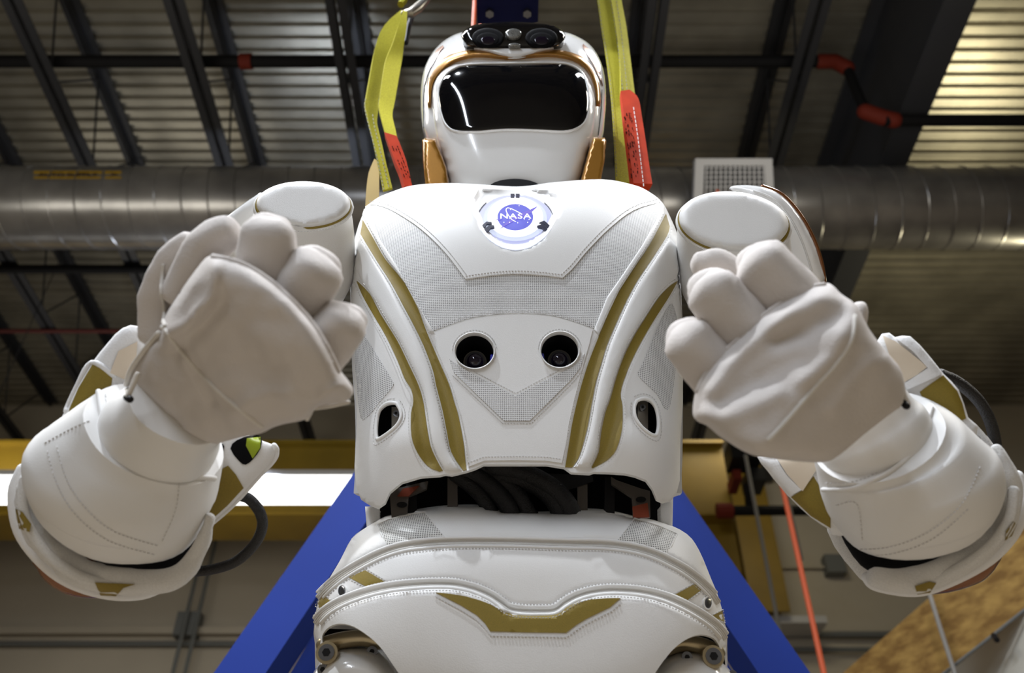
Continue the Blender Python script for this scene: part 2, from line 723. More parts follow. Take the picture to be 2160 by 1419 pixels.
M = {}
M['leather'] = mat('white_leather', (0.78, 0.775, 0.76), 0.48, nscale=7, nmix=0.04, bump=0.12, bscale=900)
M['stitch'] = mat('stitch_thread', (0.60, 0.59, 0.58), 0.7)
M['piping'] = mat('ribbed_piping', (0.62, 0.60, 0.56), 0.6, bump=0.3, bscale=1500)
M['gold'] = mat('gold_fabric', (0.26, 0.185, 0.018), 0.62, 0.0, nscale=1400, nmix=0.22, bump=0.1, bscale=1200)
M['mesh'] = mesh_mat('perforated_fabric', (0.74, 0.735, 0.73), (0.24, 0.24, 0.24), 0.0024, 0.31)
M['mesh_hip'] = mesh_mat('perforated_fabric_hip', (0.72, 0.71, 0.68), (0.12, 0.12, 0.115), 0.0026, 0.32)
M['gloss'] = mat('white_gloss', (0.85, 0.85, 0.84), 0.16, coat=0.6)
M['visor'] = mat('black_visor', (0.003, 0.003, 0.004), 0.05, coat=0.5, spec=0.35)
M['goldpaint'] = mat('gold_paint', (0.44, 0.20, 0.022), 0.28, 0.45, coat=0.7, nscale=2500, nmix=0.25)
M['brown'] = mat('copper_trim', (0.20, 0.065, 0.012), 0.25, 0.4, coat=0.6)
M['black'] = mat('black_plastic', (0.006, 0.006, 0.007), 0.5, spec=0.25)
M['blackgloss'] = mat('black_gloss', (0.004, 0.004, 0.005), 0.08, coat=0.5)
M['braid'] = mat('braided_sleeve', (0.012, 0.012, 0.014), 0.45, bump=0.8, bscale=700, nscale=900, nmix=0.7)
M['lens'] = mat('lens_glass', (0.008, 0.005, 0.012), 0.04, coat=0.2, spec=0.4)
M['lensblue'] = mat('blue_gloss', (0.02, 0.03, 0.5), 0.1, coat=1.0)
M['led'] = mat('led_cluster', (0.45, 0.45, 0.43), 0.2, 0.6, nscale=900, nmix=0.8)
M['alu'] = mat('brushed_aluminium', (0.42, 0.39, 0.34), 0.35, 0.85)
M['bracket'] = mat('dark_bracket', (0.13, 0.115, 0.10), 0.45, 0.6)
M['brass'] = mat('brass_bracket', (0.50, 0.42, 0.27), 0.3, 0.8)
M['redanod'] = mat('red_anodised', (0.32, 0.07, 0.035), 0.35, 0.6)
M['screw'] = mat('screw_steel', (0.22, 0.23, 0.26), 0.25, 0.9)
M['dark'] = mat('dark_interior', (0.004, 0.004, 0.005), 0.7, spec=0.08)
M['glove'] = mat('glove_cloth', (0.62, 0.58, 0.55), 0.85, nscale=9, nmix=0.06, bump=0.25, bscale=420)
M['cordm'] = mat('glove_cord', (0.66, 0.63, 0.58), 0.7)
M['beige'] = mat('beige_leather', (0.70, 0.60, 0.47), 0.6)
M['cloth'] = mesh_mat('white_knit_fabric', (0.76, 0.76, 0.75), (0.50, 0.50, 0.50), 0.0017, 0.25)
M['knit'] = mat('white_knit', (0.76, 0.755, 0.74), 0.85, nscale=700, nmix=0.10, bump=0.6, bscale=900)
M['clothplain'] = mat('white_fabric', (0.78, 0.78, 0.78), 0.7, bump=0.25, bscale=500)
M['sling'] = mat('yellow_webbing', (0.47, 0.43, 0.035), 0.85, spec=0.1, nscale=500, nmix=0.3, bump=0.5, bscale=600)
M['slingdark'] = mat('yellow_webbing_edge', (0.22, 0.21, 0.10), 0.8)
M['oldsling'] = mat('gold_webbing', (0.33, 0.21, 0.02), 0.7)
M['redsleeve'] = mat('red_sleeve', (0.50, 0.045, 0.014), 0.85, nscale=30, nmix=0.2, spec=0.1)
M['print'] = mat('black_print', (0.03, 0.012, 0.010), 0.95, spec=0.0)
M['emblemwhite'] = mat('lit_white', (0.3, 0.3, 0.3), 0.4, emit=(0.95, 0.97, 1.0), estr=2.6)
M['emblemhalo'] = mat('lit_halo', (0.2, 0.2, 0.25), 0.4, emit=(0.56, 0.60, 1.0), estr=1.25)
M['emblemrim'] = mat('lit_rim', (0.2, 0.2, 0.25), 0.3, emit=(0.72, 0.80, 1.0), estr=1.45)  # glow of the ring, also used for light on the dish wall
M['emblemblue'] = mat('lit_blue', (0.02, 0.02, 0.1), 0.4, emit=(0.17, 0.18, 1.0), estr=1.05)
M['emblemviolet'] = mat('lit_violet', (0.02, 0.02, 0.1), 0.4, emit=(0.27, 0.19, 1.0), estr=1.0)
M['navy'] = mat('navy_clip', (0.004, 0.004, 0.03), 0.4)
M['steel'] = mat('joist_steel', (0.030, 0.031, 0.036), 0.45, 0.2)
M['steel2'] = mat('girder_steel', (0.040, 0.042, 0.050), 0.5, 0.2)
M['deck'] = mat('galvanised_deck', (0.40, 0.375, 0.31), 0.34, 0.6, nscale=1.3, nmix=0.35)
M['duct'] = mat('galvanised_duct', (0.40, 0.39, 0.38), 0.30, 0.72, nscale=3, nmix=0.3)
M['blackpipe'] = mat('black_pipe', (0.006, 0.006, 0.007), 0.75, spec=0.2)
M['coupling'] = mat('red_coupling', (0.14, 0.018, 0.009), 0.7, spec=0.2)
M['dullred'] = mat('dull_red_conduit', (0.07, 0.018, 0.016), 0.7, spec=0.2)
M['greypaint'] = mat('light_grey_paint', (0.50, 0.50, 0.51), 0.45)
M['ventdark'] = mat('vent_dark', (0.05, 0.05, 0.055), 0.5)
M['sticker'] = mat('yellow_sticker', (0.33, 0.20, 0.012), 0.5)
M['wall'] = mat('wall_paint', (0.54, 0.49, 0.40), 0.8, nscale=0.6, nmix=0.12)
M['floor'] = mat('concrete_floor', (0.23, 0.185, 0.13), 0.45, nscale=0.8, nmix=0.2)
M['crane'] = mat('crane_yellow', (0.24, 0.15, 0.008), 0.5, nscale=2, nmix=0.2)
M['blue'] = mat('gantry_blue', (0.012, 0.036, 0.25), 0.6, nscale=3, nmix=0.12, spec=0.15)
M['navyblue'] = mat('gantry_navy', (0.004, 0.006, 0.045), 0.6, spec=0.15)
M['tube'] = mat('fluorescent_tube', (0.9, 0.9, 0.9), 0.4, emit=(1.0, 1.0, 0.97), estr=5.0)
M['housing'] = mat('lamp_housing', (0.6, 0.6, 0.6), 0.5)
M['osb'] = mat('strand_board', (0.42, 0.26, 0.07), 0.75, nscale=9, col2=(0.20, 0.105, 0.022), detail=6, stretch=(1.0, 1.0, 2.6), bump=0.4, bscale=30)
M['whiteboard'] = mat('white_sheet', (0.66, 0.66, 0.60), 0.6)
M['cableorange'] = mat('orange_cable', (0.62, 0.10, 0.025), 0.55)
M['cablegrey'] = mat('grey_cable', (0.25, 0.24, 0.22), 0.6)
M['greybox'] = mat('grey_box', (0.16, 0.17, 0.17), 0.6)
M['hivis'] = mat('lime_cover', (0.28, 0.36, 0.015), 0.4)

# ------------------------------------------------------------------ setting
CZ = CAM[2]
HC = 8.95 + CZ


def structure(name, b, m, **k):
    return b.make(name, m, None, smooth=k.pop('smooth', False), kind='structure', **k)


structure('floor', MB().box((-14, -9, -0.2), (14, 12.7, 0)), M['floor'])
structure('wall_back', MB().box((-14, 12.5, 0), (14, 12.7, HC)), M['wall'])
structure('wall_left', MB().box((-14.2, -9, 0), (-14, 12.7, HC)), M['wall'])
structure('wall_right', MB().box((14, -9, 0), (14.2, 12.7, HC)), M['wall'])
structure('wall_front', MB().box((-14, -9.2, 0), (14, -9, HC)), M['wall'])
# corrugated deck
b = MB()
per = 0.158
y = -9.0
ys, zs = [], []
while y < 12.5:
    for dy, dz in ((0, 0), (0.045, 0), (0.062, 0.042), (0.135, 0.042)):
        ys.append(y + dy)
        zs.append(HC + dz)
    y += per
n = len(ys)
vs = [(-14, yy, zz) for yy, zz in zip(ys, zs)] + [(14, yy, zz) for yy, zz in zip(ys, zs)]
vs += [(-14, yy, HC + 0.2) for yy in (ys[0], ys[-1])] + [(14, yy, HC + 0.2) for yy in (ys[0], ys[-1])]
fs = [(i, i + 1, n + i + 1, n + i) for i in range(n - 1)]
fs += [(2 * n, 2 * n + 2, 2 * n + 3, 2 * n + 1)]
b.add(vs, fs)
structure('ceiling', b, M['deck'])

# bar joists
joist_x = [-0.14 + k * 1.53 for k in range(-5, 3)]
JL = ['farthest left', 'second from the left', 'third from the left', 'fourth from the left', 'left of the left sling',
      'behind the helmet', 'right of the helmet', 'beside the big girder']
BC, TC = 7.9 + CZ, 8.87 + CZ
for x, w in zip(joist_x, JL):
    j = thing('bar_joist', (x, 6, BC), 'dark steel open web bar joist under the metal deck, ' + w, 'joist', 'bar joists under the deck')
    bb = MB()
    for s in (-1, 1):
        bb.box((x + s * 0.058 - 0.045, -3, BC), (x + s * 0.058 + 0.045, 12.4, BC + 0.012))
        bb.box((x + s * 0.016 - 0.005, -3, BC), (x + s * 0.016 + 0.005, 12.4, BC + 0.07))
    bb.make('bottom_chord', M['steel'], j, smooth=False)
    bb = MB()
    for s in (-1, 1):
        bb.box((x + s * 0.062 - 0.05, -3, TC + 0.06), (x + s * 0.062 + 0.05, 12.4, TC + 0.075))
        bb.box((x + s * 0.016 - 0.005, -3, TC - 0.01), (x + s * 0.016 + 0.005, 12.4, TC + 0.07))
    bb.make('top_chord', M['steel'], j, smooth=False)
    yy = 1.2
    me = {}
    while yy < 11.2:
        for k, (a, c) in enumerate((((x, yy, TC), (x, yy + 0.6, BC + 0.03)), ((x, yy + 0.6, BC + 0.03), (x, yy + 1.2, TC)))):
            if k not in me:
                o = MB().tube([a, c], 0.013, 6).make('web_rod', M['steel'], j)
                me[k] = (o, yy)
            else:
                s, y0 = me[k]
                o = s.copy()
                COL.objects.link(o)
                o.location = Vector((0, yy - y0, 0))
        yy += 1.2
# big girder
gx = 3.97
g = thing('steel_girder', (gx, 5, 7.4 + CZ), 'deep dark grey steel girder running along the deck at upper right', 'girder')
MB().box((gx - .143, -4, 7.4 + CZ), (gx + .143, 12.4, 7.43 + CZ)).make('bottom_flange', M['steel2'], g, smooth=False)
MB().box((gx - .143, -4, 8.87 + CZ), (gx + .143, 12.4, 8.93 + CZ)).make('top_flange', M['steel2'], g, smooth=False)
MB().box((gx - .012, -4, 7.43 + CZ), (gx + .012, 12.4, 8.87 + CZ)).make('web_plate', M['steel2'], g, smooth=False)

# sprinkler main with couplings
sp_ = thing('sprinkler_pipe', (-1, 5.3, 7.1 + CZ), 'black sprinkler main crossing under the joists above the helmet, stepping down under the girder', 'pipe')
ya = 5.33
MB().tube([(-9, ya, 8.2 + CZ), (3.35, ya, 8.2 + CZ)], 0.066, 14).make('pipe_run', M['blackpipe'], sp_)
MB().tube([(3.45, ya, 8.1 + CZ), (3.45, ya, 7.3 + CZ)], 0.05, 12).make('pipe_drop', M['blackpipe'], sp_)
MB().tube([(3.6, ya, 7.2 + CZ), (9, ya, 7.2 + CZ)], 0.06, 14).make('pipe_run', M['blackpipe'], sp_)
for a, c in (((3.2, ya, 8.2 + CZ), (3.45, ya, 8.08 + CZ)), ((3.45, ya, 7.34 + CZ), (3.7, ya, 7.2 + CZ))):
    MB().tube([a, ((a[0] * .4 + c[0] * .6), ya, max(a[2], c[2]) if a[2] > 8.2 else (a[2] * .3 + c[2] * .7)), c], 0.078, 12, dome=True).make('coupling', M['coupling'], sp_, label='red grooved pipe elbow')
MB().tube([(-2.82, ya, 8.2 + CZ), (-2.70, ya, 8.2 + CZ)], 0.085, 12).make('coupling', M['coupling'], sp_, label='red pipe coupling')
MB().tube([(5.2, ya, 7.2 + CZ), (5.32, ya, 7.2 + CZ)], 0.075, 12).make('coupling', M['coupling'], sp_, label='red pipe coupling')
MB().tube([(-13.9, 8.04, 7.84 + CZ), (1.5, 8.04, 7.84 + CZ)], 0.055, 10).make('branch_pipe', M['blackpipe'], None, label='thin black pipe crossing the joists behind the big duct', cat='pipe')
MB().tube([(-13.9, 9.25, 7.86 + CZ), (1.5, 9.25, 7.86 + CZ)], 0.03, 8).make('conduit_run', M['dullred'], None, label='thin dull red conduit crossing far joists at left', cat='conduit')

# spiral duct
DY, DZ, DR = 6.19, 6.9 + CZ, 0.42
d = thing('spiral_duct', (0, DY, DZ - DR), 'large round galvanised spiral duct crossing behind the robot shoulders', 'duct')
MB().tube([(x, DY, DZ) for x in np.linspace(-9, 9, 40)], DR, 48).make('duct_wall', M['duct'], d, sharp=50)
t = np.linspace(-9, 9, int(18 / 0.26 * 24))
a = t / 0.26 * 2 * math.pi
MB().tube(np.stack([t, DY + (DR + .002) * np.cos(a), DZ + (DR + .002) * np.sin(a)], -1), 0.0085, 5).make('spiral_seam', M['duct'], d)


def on_duct(u, v, off=0.004):
    r = nrm(rays(u, v))
    oc = np.array([CAM[1] - DY, CAM[2] - DZ])
    rd = r[1:]
    A, B, C = rd @ rd, 2 * oc @ rd, oc @ oc - (DR + off) ** 2
    return CAM + r * ((-B - math.sqrt(B * B - 4 * A * C)) / (2 * A))


b = MB()
for u0, u1 in ((71, 215), (221, 256)):
    us = np.linspace(u0, u1, 8)
    top = [on_duct(u, 360) for u in us]
    bot = [on_duct(u, 377) for u in us]
    nn = len(us)
    bk = [p + np.array([0, 0.006, 0.006]) for p in top + bot]
    b.add(top + bot + bk, [(i, nn + i, nn + i + 1, i + 1) for i in range(nn - 1)] + [(2 * nn + i + 1, 3 * nn + i + 1, 3 * nn + i, 2 * nn + i) for i in range(nn - 1)])
st = b.make('duct_label', M['sticker'], d, smooth=False, label='yellow flow label with dark lettering and arrow')


def text_mesh(name, body, size, mtx, m, parent, extrude=0.0005, bold=0.0, **kw):
    cu = bpy.data.curves.new(name, 'FONT')
    cu.body = body
    cu.size = size
    cu.extrude = extrude
    cu.offset = bold
    cu.align_x = 'CENTER'
    cu.align_y = 'CENTER'
    cu.resolution_u = 3
    o = bpy.data.objects.new(name, cu)
    COL.objects.link(o)
    bpy.context.view_layer.update()
    dg = bpy.context.evaluated_depsgraph_get()
    me = bpy.data.meshes.new_from_object(o.evaluated_get(dg))
    v = np.array([tuple(p.co) for p in me.vertices])
    f = [tuple(p.vertices) for p in me.polygons]
    bpy.data.objects.remove(o)
    v = np.array([list(mtx(*p)) for p in v])
    return make(name, v, f, m, parent, smooth=False, **kw)


_k = 0.0052
text_mesh('lettering', 'AUTO SUPPLY', 17, lambda x, y, z: on_duct(143 + x * 1.15, 368.5 - y * 0.75, 0.007 + z), M['print'], st)
text_mesh('lettering', '>', 22, lambda x, y, z: on_duct(240 + x * 1.4, 368.5 - y * 0.75, 0.007 + z), M['print'], st)

# supply grille
gv = thing('air_grille', tuple(P(1549, 420, 8.6)), 'square white framed air grille on the duct above the shoulder at right', 'grille')
fg = Frame(P(1549, 400, 8.35), np.array([0, -0.80, -0.60]))
op = poly([(1486, 349), (1613, 349), (1618, 452), (1481, 452)])
patch('frame', poly([(1467, 334), (1629, 334), (1636, 468), (1462, 468)]), fg, const(0), M['greypaint'], gv, 0, 0.10, holes=[op], sp=30)
patch('backing', op, fg, const(-0.06), M['ventdark'], gv, 0, 0.02, sp=40)
for i in range(13):
    u = 1490 + i * 10.0
    p0, p1 = fg.at(u, 349, -0.02), fg.at(u + (u - 1549) * 0.04, 452, -0.02)
    MB().bar(p0, p1, 0.011, 0.03, fg.n).make('vane', M['greypaint'], gv, smooth=False)
for i in range(10):
    v_ = 354 + i * 10
    MB().bar(fg.at(1486, v_, -0.035), fg.at(1614, v_, -0.035), 0.009, 0.02, fg.n).make('cross_vane', M['greypaint'], gv, smooth=False)
DK = fg.at(1549, 400, -0.05)
MB().box((DK[0] - 0.3, DK[1] - 0.02, DK[2] - 0.05), (DK[0] + 0.3, DY - 0.33, DK[2] + 0.16)).make('collar', M['duct'], gv, smooth=False)

# yellow crane bridge
cr = thing('crane_bridge', (-5, 9.6, 5.16 + CZ), 'yellow bridge crane girder crossing the hall behind the robot arms', 'crane girder')
MB().box((-13.9, 9.5, 5.2 + CZ), (2.62, 9.9, 6.16 + CZ)).make('web_box', M['crane'], cr, smooth=False)
MB().box((-13.9, 9.38, 5.16 + CZ), (2.62, 10.02, 5.20 + CZ)).make('bottom_flange', M['crane'], cr, smooth=False)
MB().box((-13.9, 9.38, 6.16 + CZ), (2.62, 10.02, 6.20 + CZ)).make('top_flange', M['crane'], cr, smooth=False)
MB().box((2.25, 9.6, 4.55 + CZ), (2.62, 9.95, 5.16 + CZ)).make('end_plate', M['crane'], cr, smooth=False)
# fluorescent fixtures
for x0, x1, w in ((-6.4, -3.52, 'end at left picture edge'), (-3.50, -0.7, 'beside the robot waist')):
    fx = thing('strip_light', ((x0 + x1) / 2, 8.2, 4.75 + CZ), 'glowing white fluorescent strip light under the yellow girder, ' + w, 'light')
    MB().box((x0, 8.02, 4.75 + CZ), (x1, 8.42, 4.86 + CZ)).make('diffuser', M['tube'], fx, smooth=False)
    MB().box((x0, 8.0, 4.862 + CZ), (x1, 8.44, 4.92 + CZ)).make('housing', M['housing'], fx, smooth=False)
    for xx in (x0 + .6, x1 - .6):
        MB().tube([(xx, 8.22, 4.92 + CZ), (xx, 8.22, HC)], 0.006, 6).make('hanger', M['steel'], fx)

# wall fittings
def wallp(u, v, y=12.46):
    r = rays(u, v)
    return CAM + r * ((y - CAM[1]) / r[1])


q = wallp(0, 1334)
structure('trim_1', MB().box((-14, 12.36, q[2] - .05), (1.5, 12.5, q[2] + .05)), M['wall'])
q = wallp(0, 1345)
MB().tube([(-14, 12.42, q[2] - .1), (0.5, 12.42, q[2] - .1)], 0.04, 8).make('wall_conduit', M['greybox'], None, label='long grey conduit along the back wall at lower left', cat='conduit')
q = wallp(400, 1323)
MB().box((q[0] - .16, 12.3, q[2] - .17), (q[0] + .16, 12.5, q[2] + .17)).make('junction_box', M['greybox'], None, smooth=False, label='small grey junction box on the wall below the arm at left', cat='box')
for u, w in ((445, 'left one'), (468, 'right one')):
    a_, c_ = wallp(u, 1085, 12.2), wallp(u - 2, 1450, 12.2)
    MB().tube([(a_[0], 12.2, a_[2] + .6), (a_[0], 12.2, 0.0)], 0.028, 6).make('hanging_cable', M['greybox'], None, label='thin dark cable down the back wall at left, ' + w + ' of two', cat='cable')
q = wallp(1755, 1197)
jb = thing('junction_box', (q[0], 12.4, q[2] - .17), 'grey junction box with a conduit on the beige wall right of the orange rope', 'box')
MB().box((q[0] - .13, 12.3, q[2] - .14), (q[0] + .15, 12.5, q[2] + .14)).make('body', M['greybox'], jb, smooth=False)
MB().tube([(q[0] - .13, 12.44, q[2]), (q[0] - 1.0, 12.44, q[2])], 0.025, 6).make('conduit', M['wall'], jb)
q = wallp(1700, 1341)
wp = thing('wall_pipe', (q[0], 12.4, q[2] - .05), 'grey pipe with a red handle on the wall, upper of the two at lower right', 'pipe')
MB().tube([(3.2, 12.4, q[2]), (9, 12.4, q[2])], 0.045, 8).make('pipe_run', M['greybox'], wp)
MB().tube([(q[0] - .2, 12.33, q[2] + .02), (q[0] + .1, 12.33, q[2] + .02)], 0.05, 8, dome=True).make('handle', M['coupling'], wp, label='red handle')
q = wallp(1750, 1373)
MB().tube([(3.9, 12.4, q[2]), (9, 12.4, q[2])], 0.035, 8).make('wall_pipe', M['greybox'], None, label='thin grey pipe on the wall, lower of the two at lower right', cat='pipe')

# yellow column and hoist at right
yc = thing('crane_column', (3.5, 11.8, 0), 'yellow steel column standing at the back wall right of the robot waist', 'column')
pa, pb = wallp(1552, 1092, 11.8), wallp(1648, 1200, 11.8)
MB().box((3.26, 11.75, 5.0 + CZ), (3.78, 11.80, 7.3 + CZ)).make('front_flange', M['crane'], yc, smooth=False)
MB().box((3.26, 12.2, 5.0 + CZ), (3.78, 12.25, 7.3 + CZ)).make('rear_flange', M['crane'], yc, smooth=False)
MB().box((3.48, 11.80, 5.0 + CZ), (3.53, 12.2, 7.3 + CZ)).make('web_plate', M['crane'], yc, smooth=False)
MB().box((3.0, 11.9, 4.9 + CZ), (4.3, 12.5, 5.0 + CZ)).make('bracket', M['greypaint'], yc, smooth=False)
hp = P(1550, 1000, 10.5)
ho = thing('chain_hoist', tuple(hp), 'dark hoist trolley with red end on the yellow girder right of the chest', 'hoist')
for (u0, v0, u1, v1, m_, nm) in ((1537, 925, 1600, 985, 'black', 'motor'), (1545, 990, 1562, 1020, 'coupling', 'end_cap'), (1575, 985, 1612, 1025, 'black', 'trolley')):
    a_, c_ = P(u0, v0, 10.6), P(u1, v1, 10.6)
    MB().box((a_[0], a_[1], min(a_[2], c_[2])), (c_[0], a_[1] + .35, max(a_[2], c_[2]))).make(nm, M[m_], ho, smooth=False)
MB().tube([P(1578, 1020, 10.6), P(1584, 1080, 10.6)], 0.06, 8).make('hook_block', M['black'], ho)
a_, c_ = P(1520, 1077, 10.3), P(1720, 1076, 10.5)
bp = thing('air_pipe', tuple(a_), 'short black pipe with red valve below the hoist at right', 'pipe')
MB().tube([a_, c_], 0.06, 10).make('pipe_run', M['blackpipe'], bp)
MB().tube([P(1512, 1077, 10.3), P(1545, 1077, 10.3)], 0.09, 10).make('valve', M['coupling'], bp, label='red valve')
for (u0, v0, dd, v1, lb, m_, r_) in ((1572, 960, 10.4, 1500, 'pale grey pendant cable', 'cablegrey', 0.022), (1640, 950, 10.4, 1180, 'thin pale pendant cable', 'cablegrey', 0.018)):
    p0 = P(u0, v0, dd)
    p1 = CAM + rays(0, v1) * ((p0[1] - CAM[1]) / rays(0, v1)[1])
    MB().tube([p0, (p0[0], p0[1], p1[2])], r_, 6).make('pendant_cable', M[m_], ho, label=lb)
p0 = P(1652, 1032, 6.0)
MB().tube([p0 + [0, 0, 3.0], p0, p0 + [0, 0, -2.0], (p0[0], p0[1], 0.0)], 0.017, 8).make('orange_rope', M['cableorange'], None, label='bright orange rope hanging straight down right of the robot', cat='rope')

# OSB and white sheet, lower right
fo = frame3((1778, 1419, 5.2), (2160, 1090, 4.4), (2160, 1290, 4.3))
ob = thing('osb_panel', tuple(P(2000, 1470, 4.9)), 'brown oriented strand board panel at lower right below the elbow', 'board')
patch('board', poly([(1640, 1540), (1778, 1419), (1967, 1254), (2160, 1086), (2320, 946), (2320, 1161), (2160, 1287), (2009, 1406), (1840, 1540)]), fo, const(0), M['osb'], ob, 0, 0.018, sp=60)
fw = frame3((2009, 1406, 4.95), (2160, 1287, 4.33), (2160, 1419, 4.3))
patch('white_sheet', poly([(2004, 1412), (2160, 1290), (2320, 1165), (2320, 1600), (1960, 1600)]), fw, const(0.0), M['whiteboard'], ob, 0.004, 0.03, sp=60, label='white painted lower board')
cord('edge_strip', [(1990, 1421), (2080, 1351), (2165, 1284), (2240, 1225)], fo, const(0.02), 0.008, M['greybox'], ob, smooth=False)
MB().tube([fo.at(2096, 1339, 0.02), fo.at(2103, 1350, 0.05)], 0.014, 8).make('knob', M['black'], ob)
cord('pole', [(1962, 1256), (1982, 1320), (2008, 1400), (2020, 1440)], fo, const(0.05), 0.012, M['cablegrey'], None, label='thin grey pole leaning across the strand board', cat='pole', smooth=False)

# blue gantry
ga = thing('gantry_frame', (0, 2.2, 0), 'blue steel A frame gantry standing behind the robot', 'gantry')
GY = 2.2
for s in (-1, 1):
    top = np.array([s * 0.03, GY, 2.0 + CZ])
    bot = np.array([s * 1.275, GY, 0.03])
    MB().bar(top, bot, 0.11, 0.13, (0, 1, 0)).make('leg', M['blue'], ga, smooth=False)
    MB().bar(top + [0, 0.17, 0], bot + [-s * .14, 0.17, 0], 0.06, 0.05, (0, 1, 0)).make('brace', M['blue'], ga, smooth=False)
    MB().box((s * 1.275 - .15, GY - .2, 0), (s * 1.275 + .15, GY + .2, 0.03)).make('foot_plate', M['blue'], ga, smooth=False)
bm_u0, bm_u1 = P(1008, 20, 2.3)[0], P(1134, 20, 2.3)[0]
MB().box((bm_u0, 0.8, 2.05 + CZ), (bm_u1, GY + .15, 2.25 + CZ)).make('top_beam', M['navyblue'], ga, smooth=False)
for u in (1033, 1112):
    r_ = rays(u, 24)
    p_ = CAM + r_ * ((2.05) / r_[2])
    MB().tube([p_, p_ - [0, 0, .014]], 0.011, 6).make('bolt', M['screw'], ga, smooth=False)
p_ = P(1000, 40, 2.2)
MB().tube([p_ + [0, 0, .9], p_, p_ - [0, 0, .35]], 0.006, 8).make('lifting_rope', M['cableorange'], None, label='thin orange rope hanging down behind the top of the helmet', cat='rope')


# ------------------------------------------------------------------ the robot
LEAN = R(12)
TO = P(1080, 709, 1.22)
TF = Frame(TO, np.array([0, -math.cos(LEAN), -math.sin(LEAN)]))
robot = thing('humanoid_robot', (0, float(TO[1]) + 0.12, 0), 'white and gold humanoid robot with black visor and raised cloth fists, hung from yellow slings', 'robot')


def L3(s, ox, oy, pts):
    """points read off an enlarged crop: (x, y) * s + offset"""
    return poly([(ox + x * s, oy + y * s) for x, y in pts])


# --- chest relief
chest_pg = spline(poly([(763, 457), (772, 436), (795, 418), (822, 406), (870, 391), (937, 386), (1003, 388), (1080, 393), (1120, 391), (1170, 384), (1270, 378), (1337, 390), (1370, 405), (1397, 427), (1414, 458), (1430, 497), (1437, 535), (1435, 580), (1438, 640), (1441, 720), (1440, 900), (1438, 1000), (1425, 1110), (1300, 1150), (900, 1150), (760, 1110), (748, 1010), (750, 920), (748, 850), (743, 780), (740, 700), (739, 613), (742, 547), (749, 500)]), True, 3)
chest_dome = Dome(chest_pg, 0.135, 3.2)

A_L = poly([(760, 493), (793, 547), (823, 593), (850, 643), (870, 680), (893, 727), (913, 780), (920, 813), (933, 863), (943, 913), (952, 953), (977, 992)])
A_R = poly([(765, 463), (790, 507), (813, 547), (853, 597), (880, 647), (900, 700), (927, 763), (947, 810), (958, 847), (967, 877), (977, 930), (981, 967), (984, 990)])
B_L = poly([(752, 593), (763, 620), (787, 663), (813, 707), (837, 757), (853, 797), (867, 820), (872, 847), (867, 872), (868, 920), (880, 953), (903, 983), (927, 994)])
B_R = poly([(753, 592), (780, 620), (803, 663), (837, 717), (863, 770), (883, 813), (893, 850), (900, 897), (908, 940), (923, 973), (934, 992)])
RA_R = poly([(1413, 477), (1407, 497), (1377, 543), (1347, 587), (1323, 630), (1300, 680), (1280, 727), (1267, 770), (1257, 805), (1248, 850), (1238, 905), (1222, 960), (1207, 985)])
RA_L = poly([(1405, 450), (1370, 517), (1337, 567), (1307, 613), (1283, 663), (1260, 717), (1243, 760), (1230, 800), (1219, 840), (1207, 893), (1200, 937), (1192, 985)])
RB_R = poly([(1430, 592), (1413, 623), (1387, 663), (1360, 707), (1337, 750), (1320, 790), (1309, 828), (1313, 857), (1312, 903), (1300, 947), (1280, 970), (1250, 987)])
RB_L = poly([(1428, 593), (1413, 603), (1390, 627), (1360, 673), (1337, 710), (1317, 750), (1300, 797), (1288, 840), (1277, 870), (1268, 913), (1263, 953), (1248, 985)])


def band(l, r):
    return np.concatenate([spline(l, False, 3), spline(r, False, 3)[::-1]])


SA, SB, SRA, SRB = band(A_L, A_R), band(B_L, B_R), band(RA_L, RA_R), band(RB_L, RB_R)
heart = spline(poly([(998, 418), (1008, 403), (1030, 398), (1080, 400), (1130, 398), (1163, 402), (1180, 417), (1180, 445), (1168, 475), (1150, 500), (1120, 521), (1087, 528), (1053, 520), (1023, 498), (1006, 468), (997, 440)]), True, 4)
_mid = [(A_L[:12] + A_R[:12]) / 2, (B_L[:11] + B_R[:11]) / 2, (RA_L[:12] + RA_R[:12]) / 2, (RB_L[:12] + RB_R[:12]) / 2]
eyeL, eyeR = ell(1001, 739, 41, 37), ell(1181, 737, 40, 37)


def hc(p):
    p = np.asarray(p, float)
    h = chest_dome(p)
    edge = np.clip(h / 0.06, 0, 1)
    for ln in _mid:
        h = h - 0.0035 * edge * np.exp(-(dist(p, ln, False) / 11.0) ** 2)
    d = np.where(inside(p, heart), dist(p, heart), 0)
    t = np.clip(d / 13.0, 0, 1)
    h = h - 0.020 * t * t * (3 - 2 * t)
    # soft pads around the two vents and between the stripes
    for c in ((842, 930), (1345, 935)):
        h = h + 0.006 * edge * np.exp(-(((p[:, 0] - c[0]) / 60) ** 2 + ((p[:, 1] - c[1]) / 50) ** 2))
    for c in ((775, 690, 26, 70), (1405, 690, 26, 70), (790, 850, 30, 50), (1400, 800, 25, 60)):
        h = h - 0.005 * edge * np.exp(-(((p[:, 0] - c[0]) / c[2]) ** 2 + ((p[:, 1] - c[1]) / c[3]) ** 2))
    return h


